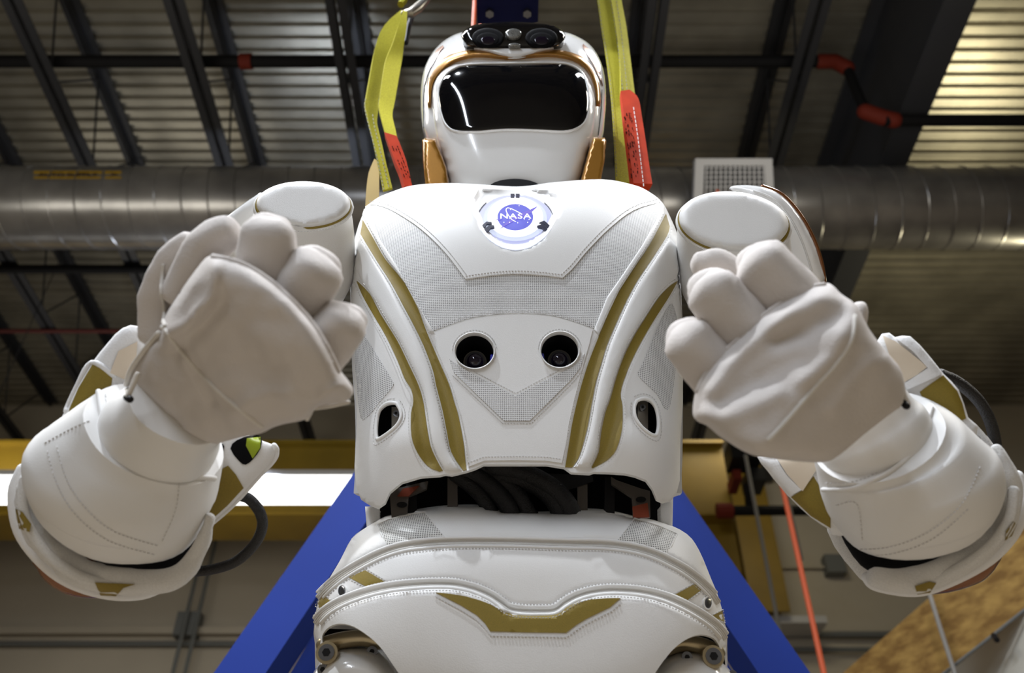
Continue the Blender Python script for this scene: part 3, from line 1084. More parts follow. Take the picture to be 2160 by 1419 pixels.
ventL = spline(poly([(837, 851), (845, 866), (845, 883), (831, 903), (800, 925), (794, 918), (795, 890), (800, 867), (811, 854), (824, 849)]), True, 3)
ventR = spline(poly([(1343, 845), (1358, 840), (1373, 845), (1384, 862), (1389, 890), (1386, 914), (1376, 917), (1354, 901), (1340, 880), (1338, 858)]), True, 3)
chest_cut = np.concatenate([chest_pg[:60], poly([(1440, 730), (1440, 850), (1435, 930), (1434, 1013), (1427, 1040), (1415, 1054), (1398, 1058), (1385, 1052), (1376, 1030), (1363, 1012), (1340, 1003), (1318, 998), (1285, 996), (1253, 995), (1244, 998), (1205, 996), (1190, 985), (1153, 979), (1087, 979), (1020, 979), (1003, 987), (985, 993), (953, 1001), (940, 999), (927, 1002), (887, 1005), (847, 1017), (822, 1038), (812, 1060), (797, 1070), (780, 1063), (760, 1050), (752, 1027), (748, 985), (752, 920), (753, 870), (748, 813), (745, 780), (741, 713), (739, 640), (739, 613), (742, 547), (749, 500), (756, 475)])])
# keep only the part of the top outline above the side seam
chest_cut = np.concatenate([poly([(763, 457), (772, 436)]), spline(poly([(772, 436), (795, 418), (822, 406), (870, 391), (937, 386), (1003, 388), (1080, 393), (1120, 391), (1170, 384), (1270, 378), (1337, 390), (1370, 405), (1397, 427), (1414, 458), (1430, 497), (1437, 535), (1435, 580), (1438, 640), (1440, 730)]), False, 4)[1:], chest_cut[60:]])
chest = patch('chest_shell', chest_cut, TF, hc, M['leather'], robot, 0, 0.007, holes=[ventL, ventR, eyeL, eyeR], sp=9, sharp=50, label='padded white leather chest cover')
solid('back_shell', np.stack([chest_pg[:, 0], np.minimum(chest_pg[:, 1], 1040)], -1), TF, -0.001, 0.16, M['leather'], robot, base=-0.012, k=3, sp=26)

# panels
plate = np.concatenate([spline(poly([(777, 431), (803, 434), (837, 449), (887, 482), (937, 530), (982, 588)]), False, 4), spline(poly([(982, 588), (1030, 581), (1080, 577), (1135, 579), (1187, 585)]), False, 3)[1:], spline(poly([(1187, 585), (1210, 563), (1240, 527), (1287, 480), (1337, 443), (1392, 426)]), False, 4)[1:],
                        poly([(1375, 413), (1340, 399), (1270, 387), (1170, 392), (1120, 399), (1080, 401), (1003, 397), (937, 394), (870, 400), (822, 414), (795, 424)])])
# plate without the dish
patch('centre_plate', plate, TF, hc, M['leather'], chest, 0.0030, 0.0022, sp=8, sharp=40)
meshV = np.concatenate([poly([(770, 436), (777, 447), (803, 507), (837, 560), (863, 613), (887, 650), (915, 697)]), spline(poly([(915, 697), (953, 683), (1003, 668), (1080, 660), (1153, 663), (1203, 675), (1253, 692)]), False, 3)[1:], poly([(1280, 627), (1313, 580), (1353, 520), (1383, 467), (1396, 428), (1392, 424), (1337, 440), (1287, 477), (1240, 524), (1207, 563), (1187, 581), (1135, 575), (1080, 573), (1030, 577), (982, 584), (937, 526), (887, 478), (837, 445), (803, 431), (780, 429)])])
patch('mesh_panel', meshV, TF, hc, M['mesh'], chest, 0.0010, 0.0016, sp=11, label='grey perforated mesh panel')
for s_, nm in ((SA, 0), (SB, 0), (SRA, 0), (SRB, 0)):
    patch('gold_stripe', s_, TF, hc, M['gold'], chest, 0.0012, 0.0016, sp=8)
# padded strips between the stripes
stripL = np.concatenate([spline(A_L[1:], False, 2) + [-3, 0], spline(B_R[1:], False, 2)[::-1] + [3, 0]])
stripL = np.concatenate([poly([(748, 560), (757, 505), (766, 506)]), stripL[:-1], poly([(765, 598)])])
patch('padded_strip', stripL, TF, hc, M['leather'], chest, 0.0008, 0.003, sp=8, bulge=0.006, br=11)
stripR = np.concatenate([poly([(1412, 500), (1428, 520), (1432, 570), (1425, 590)]), spline(RB_L[2:], False, 2) + [-3, 0], spline(RA_R[2:], False, 2)[::-1] + [3, 0]])
patch('padded_strip', stripR, TF, hc, M['leather'], chest, 0.0008, 0.003, sp=8, bulge=0.006, br=11)
# thin piping strips beside the mesh panel
patch('edge_strip', np.concatenate([poly([(764, 452), (768, 440), (777, 447), (803, 507), (837, 560), (863, 613), (887, 650), (915, 699)]), poly([(903, 700), (882, 650), (855, 598), (815, 546), (792, 506)])]), TF, hc, M['leather'], chest, 0.0022, 0.0026, sp=7, bulge=0.0014, br=4)
patch('edge_strip', np.concatenate([poly([(1396, 428), (1383, 467), (1353, 520), (1313, 580), (1280, 627), (1253, 694)]), poly([(1263, 706), (1283, 661), (1306, 612), (1336, 566), (1369, 516), (1403, 450), (1402, 436)])]), TF, hc, M['leather'], chest, 0.0022, 0.0026, sp=7, bulge=0.0014, br=4)
# front panel with camera holes
front = np.concatenate([spline(poly([(919, 702), (953, 686), (1003, 671), (1080, 663), (1153, 666), (1203, 678), (1250, 695)]), False, 3), poly([(1243, 725), (1232, 762), (1225, 790), (1212, 840), (1200, 893), (1193, 940), (1185, 976), (1150, 971), (1087, 970), (1022, 971), (988, 984), (983, 960), (979, 930), (969, 877), (960, 847), (949, 810), (930, 763)])])
patch('front_panel', front, TF, hc, M['leather'], chest, 0.0020, 0.0028, holes=[eyeL, eyeR], sp=9, sharp=40)
lowV = poly([(948, 757), (966, 770), (1000, 790), (1040, 811), (1087, 835), (1140, 808), (1195, 780), (1222, 764), (1233, 744), (1224, 775), (1205, 800), (1160, 845), (1117, 887), (1063, 887), (1010, 836), (958, 786)])
patch('mesh_panel', lowV, TF, hc, M['mesh'], chest, 0.0034, 0.0016, holes=[], sp=9, label='v shaped grey mesh insert')
# eye sockets (after the mesh so they close over its corners)
for c, e in (((1001, 739), eyeL), ((1181, 737), eyeR)):
    rx, ry = np.ptp(e[:, 0]) / 2, np.ptp(e[:, 1]) / 2
    sk = MB()
    base_h = float(hc(poly([c]))[0])
    rings, nn = [], 40
    prof = [(1.07, 0.0046), (1.04, 0.0060), (1.0, 0.0050), (0.97, -0.006), (0.95, -0.035), (0.9, -0.055), (0.0, -0.056)]
    cen = TF.at(c[0], c[1], base_h)
    vs = []
    for q, dh in prof:
        ee = ell(c[0], c[1], rx * q, ry * q, nn)
        if dh > 0:
            pt = TF.at(ee[:, 0], ee[:, 1], hc(ee) + dh)
        else:
            pt = TF.at(ee[:, 0], ee[:, 1], base_h) + TF.n * dh
        vs.append(pt)
    nrim = 3
    rim = MB().add(np.concatenate(vs[:nrim + 1]), [(k * nn + i, k * nn + (i + 1) % nn, (k + 1) * nn + (i + 1) % nn, (k + 1) * nn + i) for k in range(nrim) for i in range(nn)]).make('eye_rim', M['leather'], chest, sharp=80)
    MB().add(np.concatenate(vs[3:]), [(k * nn + i, k * nn + (i + 1) % nn, (k + 1) * nn + (i + 1) % nn, (k + 1) * nn + i) for k in range(len(vs) - 4) for i in range(nn)]).make('eye_socket', M['black'], chest, sharp=60)
    # lens barrel
    mm = 1.0 / FPX * 1.1
    ax = nrm(TF.n * 1.0 + np.array([0, -.2, -.35]))
    lc = cen - TF.n * 0.020 + np.array([0.0, 0, -0.006])
    MB().tube([lc - ax * .03, lc - ax * .002, lc], [26 * mm, 26 * mm, 24 * mm], 28).make('lens_barrel', M['blackgloss'], chest)
    MB().tube([lc, lc + ax * .0022], [21 * mm, 21 * mm], 28).make('lens_ring', M['black'], chest)
    gl = MB()
    x_ = nrm(np.cross(ax, [1, 0, 0]))
    y_ = np.cross(ax, x_)
    gv_ = [lc + ax * .0062]
    for rr, hh in ((7, .0056), (12, .0043), (17, .0022)):
        for i in range(24):
            t_ = i / 24 * 2 * math.pi
            gv_.append(lc + ax * hh + (x_ * math.cos(t_) + y_ * math.sin(t_)) * rr * mm)
    gf = [(0, 1 + i, 1 + (i + 1) % 24) for i in range(24)] + [(1 + k * 24 + i, 1 + (k + 1) * 24 + i, 1 + (k + 1) * 24 + (i + 1) % 24, 1 + k * 24 + (i + 1) % 24) for k in range(2) for i in range(24)]
    gl.add(gv_, gf).make('lens_glass', M['lens'], chest, sharp=80)
    sd = 1 if c[0] < 1080 else -1
    p_ = TF.at(c[0] + sd * 36, c[1] + 10, base_h) - TF.n * 0.012
    MB().tube([p_ + [0, 0, .006], p_ - [0, 0, .006]], 0.0022, 8, dome=True).make('blue_inner_edge', M['lensblue'], chest, label='blue inner edge')  # short blue bar set at the socket edge

# side mesh
smL = spline(poly([(760, 705), (778, 722), (800, 757), (826, 800), (828, 815), (800, 848), (778, 876), (760, 880), (752, 800), (748, 745)]), True, 3)
smR = spline(poly([(1418, 640), (1400, 664), (1375, 720), (1354, 770), (1347, 792), (1385, 830), (1403, 862), (1415, 850), (1427, 760), (1430, 690)]), True, 3)
for s_ in (smL, smR):
    patch('mesh_panel', s_, TF, hc, M['mesh'], chest, 0.0010, 0.0014, sp=9, label='side panel of perforated mesh')
# vents: rims, inner bracket and bolt
for vn, bx, sg in ((ventL, (836, 874), 1), (ventR, (1355, 861), -1)):
    cen = vn.mean(0)
    cord('vent_rim', np.concatenate([vn[::3], vn[:1]]), TF, hc, 0.0022, M['leather'], chest, 0.0004)
    big = cen + (vn - cen) * 1.5
    patch('vent_backing', big, TF, plus(hc, -0.035), M['dark'], chest, 0, 0.002, sp=12)
    q = poly([(bx[0] - 10, bx[1] - 16), (bx[0] + 12, bx[1] - 16), (bx[0] + 12, bx[1] + 60), (bx[0] - 10, bx[1] + 60)])
    patch('inner_bracket', q, TF, plus(hc, -0.022), M['alu'], chest, 0, 0.004, sp=12)
    pc = TF.at(bx[0], bx[1], float(hc(poly([bx]))[0]) - 0.020)
    MB().tube([pc, pc + TF.n * .004], 0.0036, 14).make('bolt', M['screw'], chest)
    MB().tube([pc + TF.n * .004, pc + TF.n * .0044], 0.0018, 6).make('bolt_socket', M['black'], chest)

# lit emblem
hfl = lambda p: chest_dome(np.asarray(p, float)) - 0.020
_hl = heart[np.argmin(heart[:, 0]) * 0:]
_sel = [k for k in range(len(heart)) if heart[k, 1] > 476]
_low = np.array(sorted(heart[_sel].tolist(), key=lambda q: -math.atan2(q[1] - 440, q[0] - 1087)))
emb = patch('emblem_halo', ell(1087, 463, 78, 53), TF, hfl, M['emblemhalo'], chest, 0.0046, 0.003, sp=6, label='backlit translucent ring around the emblem')
_lo2 = 1087 + (_low[:, 0] - 1087) * 0.985
_lo3 = 450 + (_low[:, 1] - 450) * 0.985
_aa = np.linspace(math.atan2(_low[0, 1] - 463, (_low[0, 0] - 1087) * .68), math.atan2(_low[-1, 1] - 463, (_low[-1, 0] - 1087) * .68), 24)
patch('dish_wall_glow', np.concatenate([np.stack([_lo2, _lo3], -1), np.stack([1087 + 77 * np.cos(_aa), 463 + 50 * np.sin(_aa)], -1)[::-1]]), TF, hc, M['emblemrim'], chest, 0.0036, 0.003, sp=4)  # glowing crescent standing in for emblem light on the lower dish wall
patch('emblem_ring', ell(1087, 461, 67, 46.5), TF, hfl, M['emblemrim'], emb, 0.0056, 0.002, sp=6)
patch('emblem_disc', ell(1087, 457, 58.5, 42), TF, hfl, M['emblemwhite'], emb, 0.0066, 0.002, sp=6, label='glowing white disc')
blue_e = patch('emblem_circle', ell(1087, 457.5, 37.6, 27.4), TF, hfl, M['emblemblue'], emb, 0.0078, 0.002, sp=5, label='blue round badge reading NASA')


pl_ = bpy.data.lights.new('emblem_fill', 'POINT')  # added point light, spreads the badge glow over the dish walls
pl_.energy = 0.012
pl_.color = (0.42, 0.46, 1.0)
pl_.shadow_soft_size = 0.012
po_ = bpy.data.objects.new('emblem_fill', pl_)
COL.objects.link(po_)
po_.location = TF.at(1087, 446, float(hc(poly([(1087, 446)]))[0]) + 0.026)


def text_fit(name, body, cx, cy, w, h, fr, hf, delta, m, parent, bold=0.03, **kw):
    cu = bpy.data.curves.new(name, 'FONT')
    cu.body = body
    cu.size = 1
    cu.offset = bold
    cu.extrude = 0.01
    cu.resolution_u = 3
    cu.space_character = 1.12
    o = bpy.data.objects.new(name, cu)
    COL.objects.link(o)
    bpy.context.view_layer.update()
    dg = bpy.context.evaluated_depsgraph_get()
    me = bpy.data.meshes.new_from_object(o.evaluated_get(dg))
    v = np.array([tuple(p.co) for p in me.vertices])
    f = [tuple(p.vertices) for p in me.polygons]
    bpy.data.objects.remove(o)
    lo, hi = v.min(0), v.max(0)
    u_ = cx + ((v[:, 0] - lo[0]) / (hi[0] - lo[0]) - .5) * w
    v_ = cy - ((v[:, 1] - lo[1]) / (hi[1] - lo[1]) - .5) * h
    pp = np.stack([u_, v_], -1)
    q = fr.at(u_, v_, hf(pp) + delta + np.where(v[:, 2] > 0, 0.0003, 0.0))
    return make(name, q, f, m, parent, smooth=False, **kw)


text_fit('lettering', 'NASA', 1088, 455.5, 65, 11.0, TF, hfl, 0.0092, M['emblemwhite'], emb, 0.012)
patch('swoosh', poly([(1134.5, 434.5), (1126, 438), (1117, 442.5), (1100, 449), (1085, 457), (1066, 470), (1055, 482.5), (1068, 474.5), (1088, 464), (1106, 456), (1120, 448.5)]), TF, hfl, M['emblemviolet'], emb, 0.0084, 0.0004, sp=5)
patch('swoosh', poly([(1056, 461.5), (1050, 462), (1044, 464.5), (1049, 464), (1057, 463.5)]), TF, hfl, M['emblemviolet'], emb, 0.0084, 0.0004, sp=5)
cord('orbit', [(1098.5, 450), (1086, 443.5), (1077, 439.5), (1070, 438.5), (1067.5, 444), (1073, 454.6), (1080, 463), (1087.6, 467)], TF, hfl, 0.0005, M['emblemwhite'], emb, 0.0092, 6)
for su, sv in ((1077, 442), (1095, 434), (1106, 462), (1116, 463), (1113, 469), (1092, 470), (1063, 469), (1075, 469)):
    p_ = TF.at(su, sv, float(hfl(poly([(su, sv)]))[0]) + 0.0085)
    MB().tube([p_, p_ + TF.n * 0.0006], 0.0006, 6).make('star', M['emblemwhite'], emb)
for pg in ([(1077, 408.5), (1085, 408.5), (1085, 415.5), (1077, 415.5)], [(1088, 408.5), (1096, 408.5), (1096, 415.5), (1088, 415.5)],
           [(1014, 479), (1019, 473), (1026, 467), (1037, 468), (1037.5, 471), (1027, 471.8), (1018, 484)], [(1019, 486.5), (1025, 480), (1032, 474.5), (1042, 475), (1043, 479), (1034.6, 480.5), (1023.5, 493)],
           [(1137.5, 468.8), (1148, 465), (1154, 470), (1160.5, 476.5), (1157.5, 482), (1150, 473), (1144, 469.5)], [(1132.5, 476), (1145, 472), (1151, 478), (1156, 483.5), (1152, 489.5), (1144, 480.5), (1134.5, 478)]):
    patch('emblem_clip', poly(pg), TF, hfl, M['navy'], chest, 0.0115, 0.004, sp=5)
for a0, a1 in ((math.pi * 1.04, math.pi * 1.22), (-math.pi * .22, -math.pi * .04)):
    aa = np.linspace(a0, a1, 8)
    cord('gap_line', np.stack([1087 + 80 * np.cos(aa), 463 + 55 * np.sin(aa)], -1), TF, hfl, 0.0007, M['navy'], chest, 0.005, 6)

# stitching
st_lines = [inset(spline(A_L, False, 3), 4.5), inset(spline(A_R, False, 3), -4.5)]
st_lines += [inset(spline(B_R, False, 3), -5), inset(spline(B_L, False, 3), 5)]
st_lines += [inset(spline(RA_R, False, 3), -5), inset(spline(RA_L, False, 3), 5), inset(spline(RB_L, False, 3), 5), inset(spline(RB_R, False, 3), -5)]
stitches('stitching', st_lines, TF, hc, M['stitch'], chest, 0.0048)
pl = [inset(spline(poly([(777, 431), (803, 434), (837, 449), (887, 482), (937, 530), (982, 588)]), False, 4), -7), inset(spline(poly([(982, 588), (1030, 581), (1080, 577), (1135, 579), (1187, 585)]), False, 3), -6),
      inset(spline(poly([(1187, 585), (1210, 563), (1240, 527), (1287, 480), (1337, 443), (1392, 426)]), False, 4), -7)]
stitches('stitching', pl, TF, hc, M['stitch'], chest, 0.0034)
fl = [inset(spline(poly([(915, 697), (953, 683), (1003, 668), (1080, 660), (1153, 663), (1203, 675), (1253, 692)]), False, 3), -6), ell(1001, 739, 47, 43, 60)[30:], ell(1181, 737, 46, 43, 60)[30:], inset(poly([(958, 786), (1010, 836), (1063, 887), (1117, 887), (1160, 845), (1205, 800), (1224, 775)]), 6),
      inset(poly([(966, 770), (1000, 790), (1087, 835), (1140, 808), (1222, 764)]), -6), inset(poly([(988, 984), (1022, 971), (1087, 970), (1150, 971), (1185, 976)]), -8)]
stitches('stitching', fl, TF, hc, M['stitch'], chest, 0.0026)
for vn in (ventL, ventR):
    stitches('stitching', [vn.mean(0) + (vn - vn.mean(0)) * 1.28], TF, hc, M['stitch'], chest, 0.0006)

# --- head
HF = Frame(P(1080, 230, 1.53), np.array([0, -math.cos(R(18)), -math.sin(R(18))]))
helm_pg = spline(poly([(887, 200), (891, 160), (902, 128), (921, 100), (947, 79), (985, 66), (1080, 60), (1180, 66), (1220, 78), (1248, 98), (1267, 130), (1276, 167), (1278, 217), (1275, 260), (1270, 290), (1240, 340), (1160, 400), (1000, 400), (925, 345), (897, 290), (889, 255)]), True, 4)
helm, hh = solid('helmet', helm_pg, HF, 0.075, 0.15, M['gloss'], robot, base=0.0, k=3.0, sp=9, label='glossy white helmet shell')
face_pg = spline(poly([(911, 217), (912, 185), (923, 157), (945, 138), (987, 127), (1053, 124), (1080, 126), (1153, 122), (1203, 129), (1233, 150), (1250, 180), (1257, 217), (1254, 267), (1244, 310), (1234, 347), (1226, 377), (1205, 420), (1080, 440), (965, 420), (947, 380), (940, 350), (927, 310), (917, 273)]), True, 4)
face, hfm = solid('face_mask', face_pg, HF, 0.055, 0.02, M['gloss'], robot, base=0.052, k=2.4, sp=8, label='glossy white jaw and visor frame')
visor_pg = spline(poly([(926, 187), (937, 162), (960, 144), (993, 136), (1080, 134), (1170, 133), (1207, 139), (1230, 157), (1240, 190), (1242, 227), (1233, 257), (1213, 272), (1187, 277), (1140, 275), (1080, 273), (1040, 275), (1003, 278), (960, 276), (940, 261), (930, 235), (925, 210)]), True, 3)
patch('visor', visor_pg, HF, hfm, M['visor'], face, 0.0012, 0.004, sp=8, bulge=0.003, br=10, sharp=80, label='wide glossy black visor')
cord('visor_lip', np.concatenate([visor_pg[::3], visor_pg[:1]]), HF, hfm, 0.0022, M['gloss'], face, 0.0008)
band_o = poly([(902, 223), (901, 177), (913, 143), (940, 120), (973, 108), (1013, 105), (1047, 112), (1080, 117), (1113, 113), (1153, 105), (1193, 107), (1230, 121), (1253, 147), (1266, 187), (1267, 220)])
band_i = poly([(1258, 220), (1255, 187), (1239, 147), (1207, 124), (1153, 116), (1080, 122), (1053, 120), (1003, 117), (960, 128), (932, 148), (913, 177), (908, 223)])
hband = lambda p: np.maximum(hh(p), 0.03) + 0.0
patch('gold_band', np.concatenate([spline(band_o, False, 3), spline(band_i, False, 3)]), HF, hh, M['goldpaint'], helm, 0.006, 0.006, sp=6, bulge=0.004, br=6, sharp=80, label='gold painted arch over the visor')
patch('brow', np.concatenate([spline(poly([(1000, 101), (1030, 107), (1055, 114), (1085, 118), (1115, 113), (1140, 106), (1168, 100)]), False, 3), spline(poly([(1150, 99), (1080, 101), (1010, 99)]), False, 3)]), HF, hh, M['gloss'], helm, 0.012, 0.008, sp=5, bulge=0.004, br=6, sharp=80)
for pg in ([(905, 147), (909, 128), (921, 104), (934, 95), (936, 99), (925, 112), (914, 132)], [(1230, 92), (1241, 102), (1254, 120), (1266, 150), (1272, 180), (1263, 160), (1251, 134), (1238, 112), (1229, 97)]):
    patch('gold_slot', poly(pg), HF, hh, M['brown'], helm, 0.003, 0.003, sp=5, label='copper side slot')
for lnn in ([(896, 300), (893, 240), (896, 180), (910, 140)], [(1262, 285), (1268, 235), (1270, 190)]):
    cord('shell_seam', lnn, HF, hh, 0.0009, M['greybox'], helm, 0.0006, 6)
# sensor pod
pod_pg = spline(poly([(973, 78), (976, 68), (988, 57), (1020, 48), (1087, 44), (1147, 48), (1178, 57), (1192, 73), (1188, 90), (1168, 100), (1087, 102), (995, 100), (980, 92)]), True, 4)
pod, hp_ = solid('sensor_pod', pod_pg, HF, 0.018, 0.05, M['blackgloss'], robot, base=0.070, k=4, sp=6, label='glossy black forehead sensor pod')
for cx_, cy_, rx, ry in ((1029, 80, 34, 21), (1142, 80, 34, 21)):
    for q, dl, m_, nm in ((1.0, 0.0006, 'dark', 'lens_ring'), (0.74, 0.0012, 'dark', 'lens_ring'), (0.46, 0.002, 'lens', 'lens_glass')):
        patch(nm, ell(cx_, cy_ + (1 - q) * 10, rx * q, ry * q), HF, hp_, M[m_], pod, dl, 0.003, sp=6, bulge=0.002, br=4, sharp=80)
patch('led_window', ell(1083, 71, 17, 11), HF, hp_, M['led'], pod, 0.003, 0.003, sp=5, bulge=0.002, br=5, label='round clear led cluster')
patch('led_window', ell(1085, 96, 13, 5.5), HF, hp_, M['led'], pod, 0.003, 0.003, sp=5, bulge=0.002, br=4)
# ear cups
earL, _ = solid('ear_cup', poly([(890, 296), (897, 290), (920, 292), (924, 305), (934, 330), (942, 353), (948, 386), (947, 400), (898, 400), (896, 380), (892, 340)]), HF, 0.03, 0.05, M['goldpaint'], robot, base=0.072, k=9, sp=5, label='gold painted ear cup')
earR, _ = solid('ear_cup', poly([(1250, 288), (1275, 290), (1279, 297), (1276, 335), (1268, 378), (1264, 400), (1222, 400), (1225, 377), (1234, 345), (1243, 312)]), HF, 0.03, 0.05, M['goldpaint'], robot, base=0.072, k=9, sp=5, label='gold painted ear cup')
MB().tube([P(1087, 430, 1.40), P(1087, 350, 1.56)], 0.034, 24).make('neck', M['black'], robot)
patch('neck_ring', ell(1086, 398, 56, 21), HF, const(0.112), M['black'], robot, 0, 0.002, sp=8, label='black neck ring under the chin')

# --- waist interior
patch('waist_backing', poly([(805, 960), (1390, 960), (1395, 1120), (800, 1120)]), TF, const(0.004), M['dark'], robot, 0, 0.02, sp=40)
WF = lambda p: np.full(len(p), 0.045)
for pts, r_ in (([(940, 985), (1000, 1000), (1040, 1030), (1075, 1075), (1085, 1120)], .011), ([(985, 975), (1060, 1000), (1130, 1020), (1175, 1060), (1190, 1110)], .013), ([(1040, 985), (1110, 1000), (1165, 1030), (1200, 1070), (1215, 1120)], .012),
                ([(960, 1000), (1010, 1040), (1040, 1090)], .009), ([(1010, 990), (1080, 1030), (1120, 1090)], .010)):
    cord('braided_cable', pts, TF, WF, r_, M['braid'], robot, random.uniform(-.01, .012), 12)
for sg, pts in ((1, [(822, 1042), (836, 1030), (903, 1014), (900, 1030), (862, 1046), (858, 1090), (826, 1092)]), (-1, [(1289, 1005), (1300, 1012), (1352, 1030), (1371, 1035), (1372, 1090), (1336, 1090), (1333, 1048), (1290, 1020)])):
    patch('waist_bracket', poly(pts), TF, const(0.05), M['bracket'], robot, 0, 0.006, sp=20)
patch('red_plate', poly([(838, 1046), (850, 1030), (884, 1024), (862, 1046)]), TF, const(0.053), M['redanod'], robot, 0, 0.004, sp=20, label='red anodised bracket face')
patch('red_plate', poly([(1334, 1068), (1366, 1060), (1370, 1090), (1336, 1092)]), TF, const(0.053), M['redanod'], robot, 0, 0.004, sp=20, label='red anodised bracket face')
for c in ((848, 1064), (1352, 1053)):
    patch('bracket_hole', ell(c[0], c[1], 11, 6), TF, const(0.0535), M['black'], robot, 0, 0.001, sp=6)
patch('clear_cover', poly([(1138, 1030), (1155, 998), (1250, 1003), (1252, 1015), (1180, 1040), (1170, 1055)]), TF, const(0.04), M['blackgloss'], robot, 0, 0.003, sp=20)
for u_ in (868, 955, 1228, 1285):
    MB().bar(TF.at(u_, 1010, 0.03), TF.at(u_, 1110, 0.03), 0.012, 0.012, TF.n).make('inner_post', M['bracket' if u_ in (955, 1228) else 'black'], robot, smooth=False)
for pts in ([(770, 1068), (812, 1066), (808, 1130), (775, 1130)], [(1378, 1062), (1420, 1050), (1418, 1130), (1380, 1130)]):
    patch('side_flap', poly(pts), TF, const(0.0), M['leather'], robot, 0, 0.012, sp=14, bulge=0.004, br=8)
MB().tube([TF.at(1085, 900, -.05), TF.at(1085, 1200, -.05)], 0.07, 20).make('spine', M['dark'], robot)

# --- pelvis
pel_pg = spline(poly([(742, 1135), (772, 1112), (810, 1089), (878, 1073), (938, 1065), (1002, 1063), (1032, 1069), (1057, 1075), (1151, 1077), (1202, 1077), (1228, 1071), (1279, 1074), (1338, 1087), (1398, 1101), (1449, 1126), (1475, 1161), (1500, 1220), (1517, 1263), (1530, 1318), (1534, 1361), (1520, 1480), (1400, 1560), (800, 1560), (680, 1480), (664, 1356), (662, 1327), (670, 1271), (687, 1233), (717, 1182)]), True, 3)
pel_dome = Dome(pel_pg, 0.125, 2.6)
pipe1 = spline(poly([(668, 1264), (690, 1240), (725, 1212), (776, 1182), (832, 1158), (896, 1147), (959, 1143), (1066, 1143), (1194, 1147), (1292, 1150), (1364, 1164), (1415, 1186), (1458, 1212), (1496, 1246), (1518, 1275)]), False, 4)
pipe2 = spline(poly([(664, 1318), (683, 1294), (725, 1268), (789, 1246), (853, 1235), (917, 1231), (972, 1234), (1023, 1250), (1057, 1271), (1080, 1285), (1128, 1288), (1170, 1286), (1198, 1267), (1236, 1251), (1292, 1244), (1364, 1250), (1419, 1267), (1470, 1293), (1513, 1324), (1532, 1350)]), False, 4)


def hpel(p):
    p = np.asarray(p, float)
    h = pel_dome(p)
    e = np.clip(h / 0.05, 0, 1)
    h = h - 0.006 * e * np.exp(-(dist(p, pipe1, False) / 7.0) ** 2)
    h = h - 0.005 * e * np.exp(-(dist(p, pipe2, False) / 8.0) ** 2)
    # belly bib stands proud of the belt
    y2 = np.interp(p[:, 0], pipe2[:, 0], pipe2[:, 1])
    t = np.clip((p[:, 1] - y2 - 2) / 14, 0, 1)
    h = h + 0.012 * e * t * t * (3 - 2 * t)
    y1 = np.interp(p[:, 0], pipe1[:, 0], pipe1[:, 1])
    t = np.clip((y1 - p[:, 1] - 2) / 16, 0, 1)
    h = h + 0.005 * e * t
    return h


pel_cut = np.concatenate([spline(poly([(742, 1135), (772, 1112), (810, 1089), (878, 1073), (938, 1065), (1002, 1063), (1032, 1069), (1057, 1075), (1151, 1077), (1202, 1077), (1228, 1071), (1279, 1074), (1338, 1087), (1398, 1101), (1449, 1126), (1475, 1161), (1500, 1220), (1517, 1263), (1530, 1318), (1533, 1361), (1522, 1386)]), False, 3),
                          spline(poly([(1517, 1362), (1505, 1345), (1480, 1338), (1455, 1344), (1430, 1360), (1407, 1384), (1380, 1422), (1355, 1470)]), False, 3), poly([(1330, 1530), (890, 1530), (866, 1480)]),
                          spline(poly([(844, 1424), (827, 1399), (806, 1369), (781, 1344), (746, 1321), (717, 1315), (694, 1322), (680, 1340), (682, 1362)]), False, 3), poly([(668, 1356), (663, 1330), (667, 1290), (672, 1265), (687, 1233), (717, 1182)])])
pel = patch('pelvis_cover', pel_cut, TF, hpel, M['leather'], robot, 0, 0.007, sp=9, sharp=50, label='padded white leather hip cover')
solid('pelvis_back', pel_pg, TF, 0.001, 0.14, M['leather'], robot, base=-0.012, k=3, sp=30)
rib = lambda c, off: inset(c, off)
for c, nm in ((pipe1, 0), (pipe2, 0)):
    b = MB()
    for off in ((-4, 0, 4) if nm == 0 else (0,)):
        q = on(TF, hpel, inset(c[1:-1], off), 0.0018)
        b.tube(q, 0.0017, 7, dome=True)
    b.make('piping', M['piping'], pel, sharp=60, label='ribbed grey piping')
for dn in (9, -9):
    cord('welt', inset(pipe2, dn)[2:-2:3], TF, hpel, 0.0026, M['leather'], pel, 0.0004)
    cord('welt', inset(pipe1, dn)[2:-2:3], TF, hpel, 0.0022, M['leather'], pel, 0.0004)
stitches('stitching', [inset(pipe2, -14)[2:-2], inset(pipe2, 14)[2:-2], inset(pipe1, 13)[2:-2]], TF, hpel, M['stitch'], pel, 0.0012, 7.0, 4.2, 1.4)
belly = poly([(919, 1249), (950, 1252), (981, 1257), (1010, 1265), (1032, 1273), (1058, 1286), (1083, 1297), (1125, 1299), (1168, 1297), (1202, 1277), (1222, 1269), (1245, 1264), (1280, 1261), (1309, 1261), (1287, 1280), (1236, 1305), (1215, 1318), (1194, 1334), (1115, 1333), (1034, 1331), (1023, 1314), (1006, 1297), (972, 1276)])
patch('gold_chevron', belly, TF, hpel, M['gold'], pel, 0.0012, 0.0018, sp=8, label='winged gold fabric chevron')
stitches('stitching', [inset(poly([(919, 1252), (972, 1280), (1006, 1301), (1023, 1318), (1034, 1335), (1194, 1338), (1215, 1322), (1236, 1309), (1287, 1284), (1309, 1265)]), 5)], TF, hpel, M['stitch'], pel, 0.001, 7.5, 4.6, 1.5)
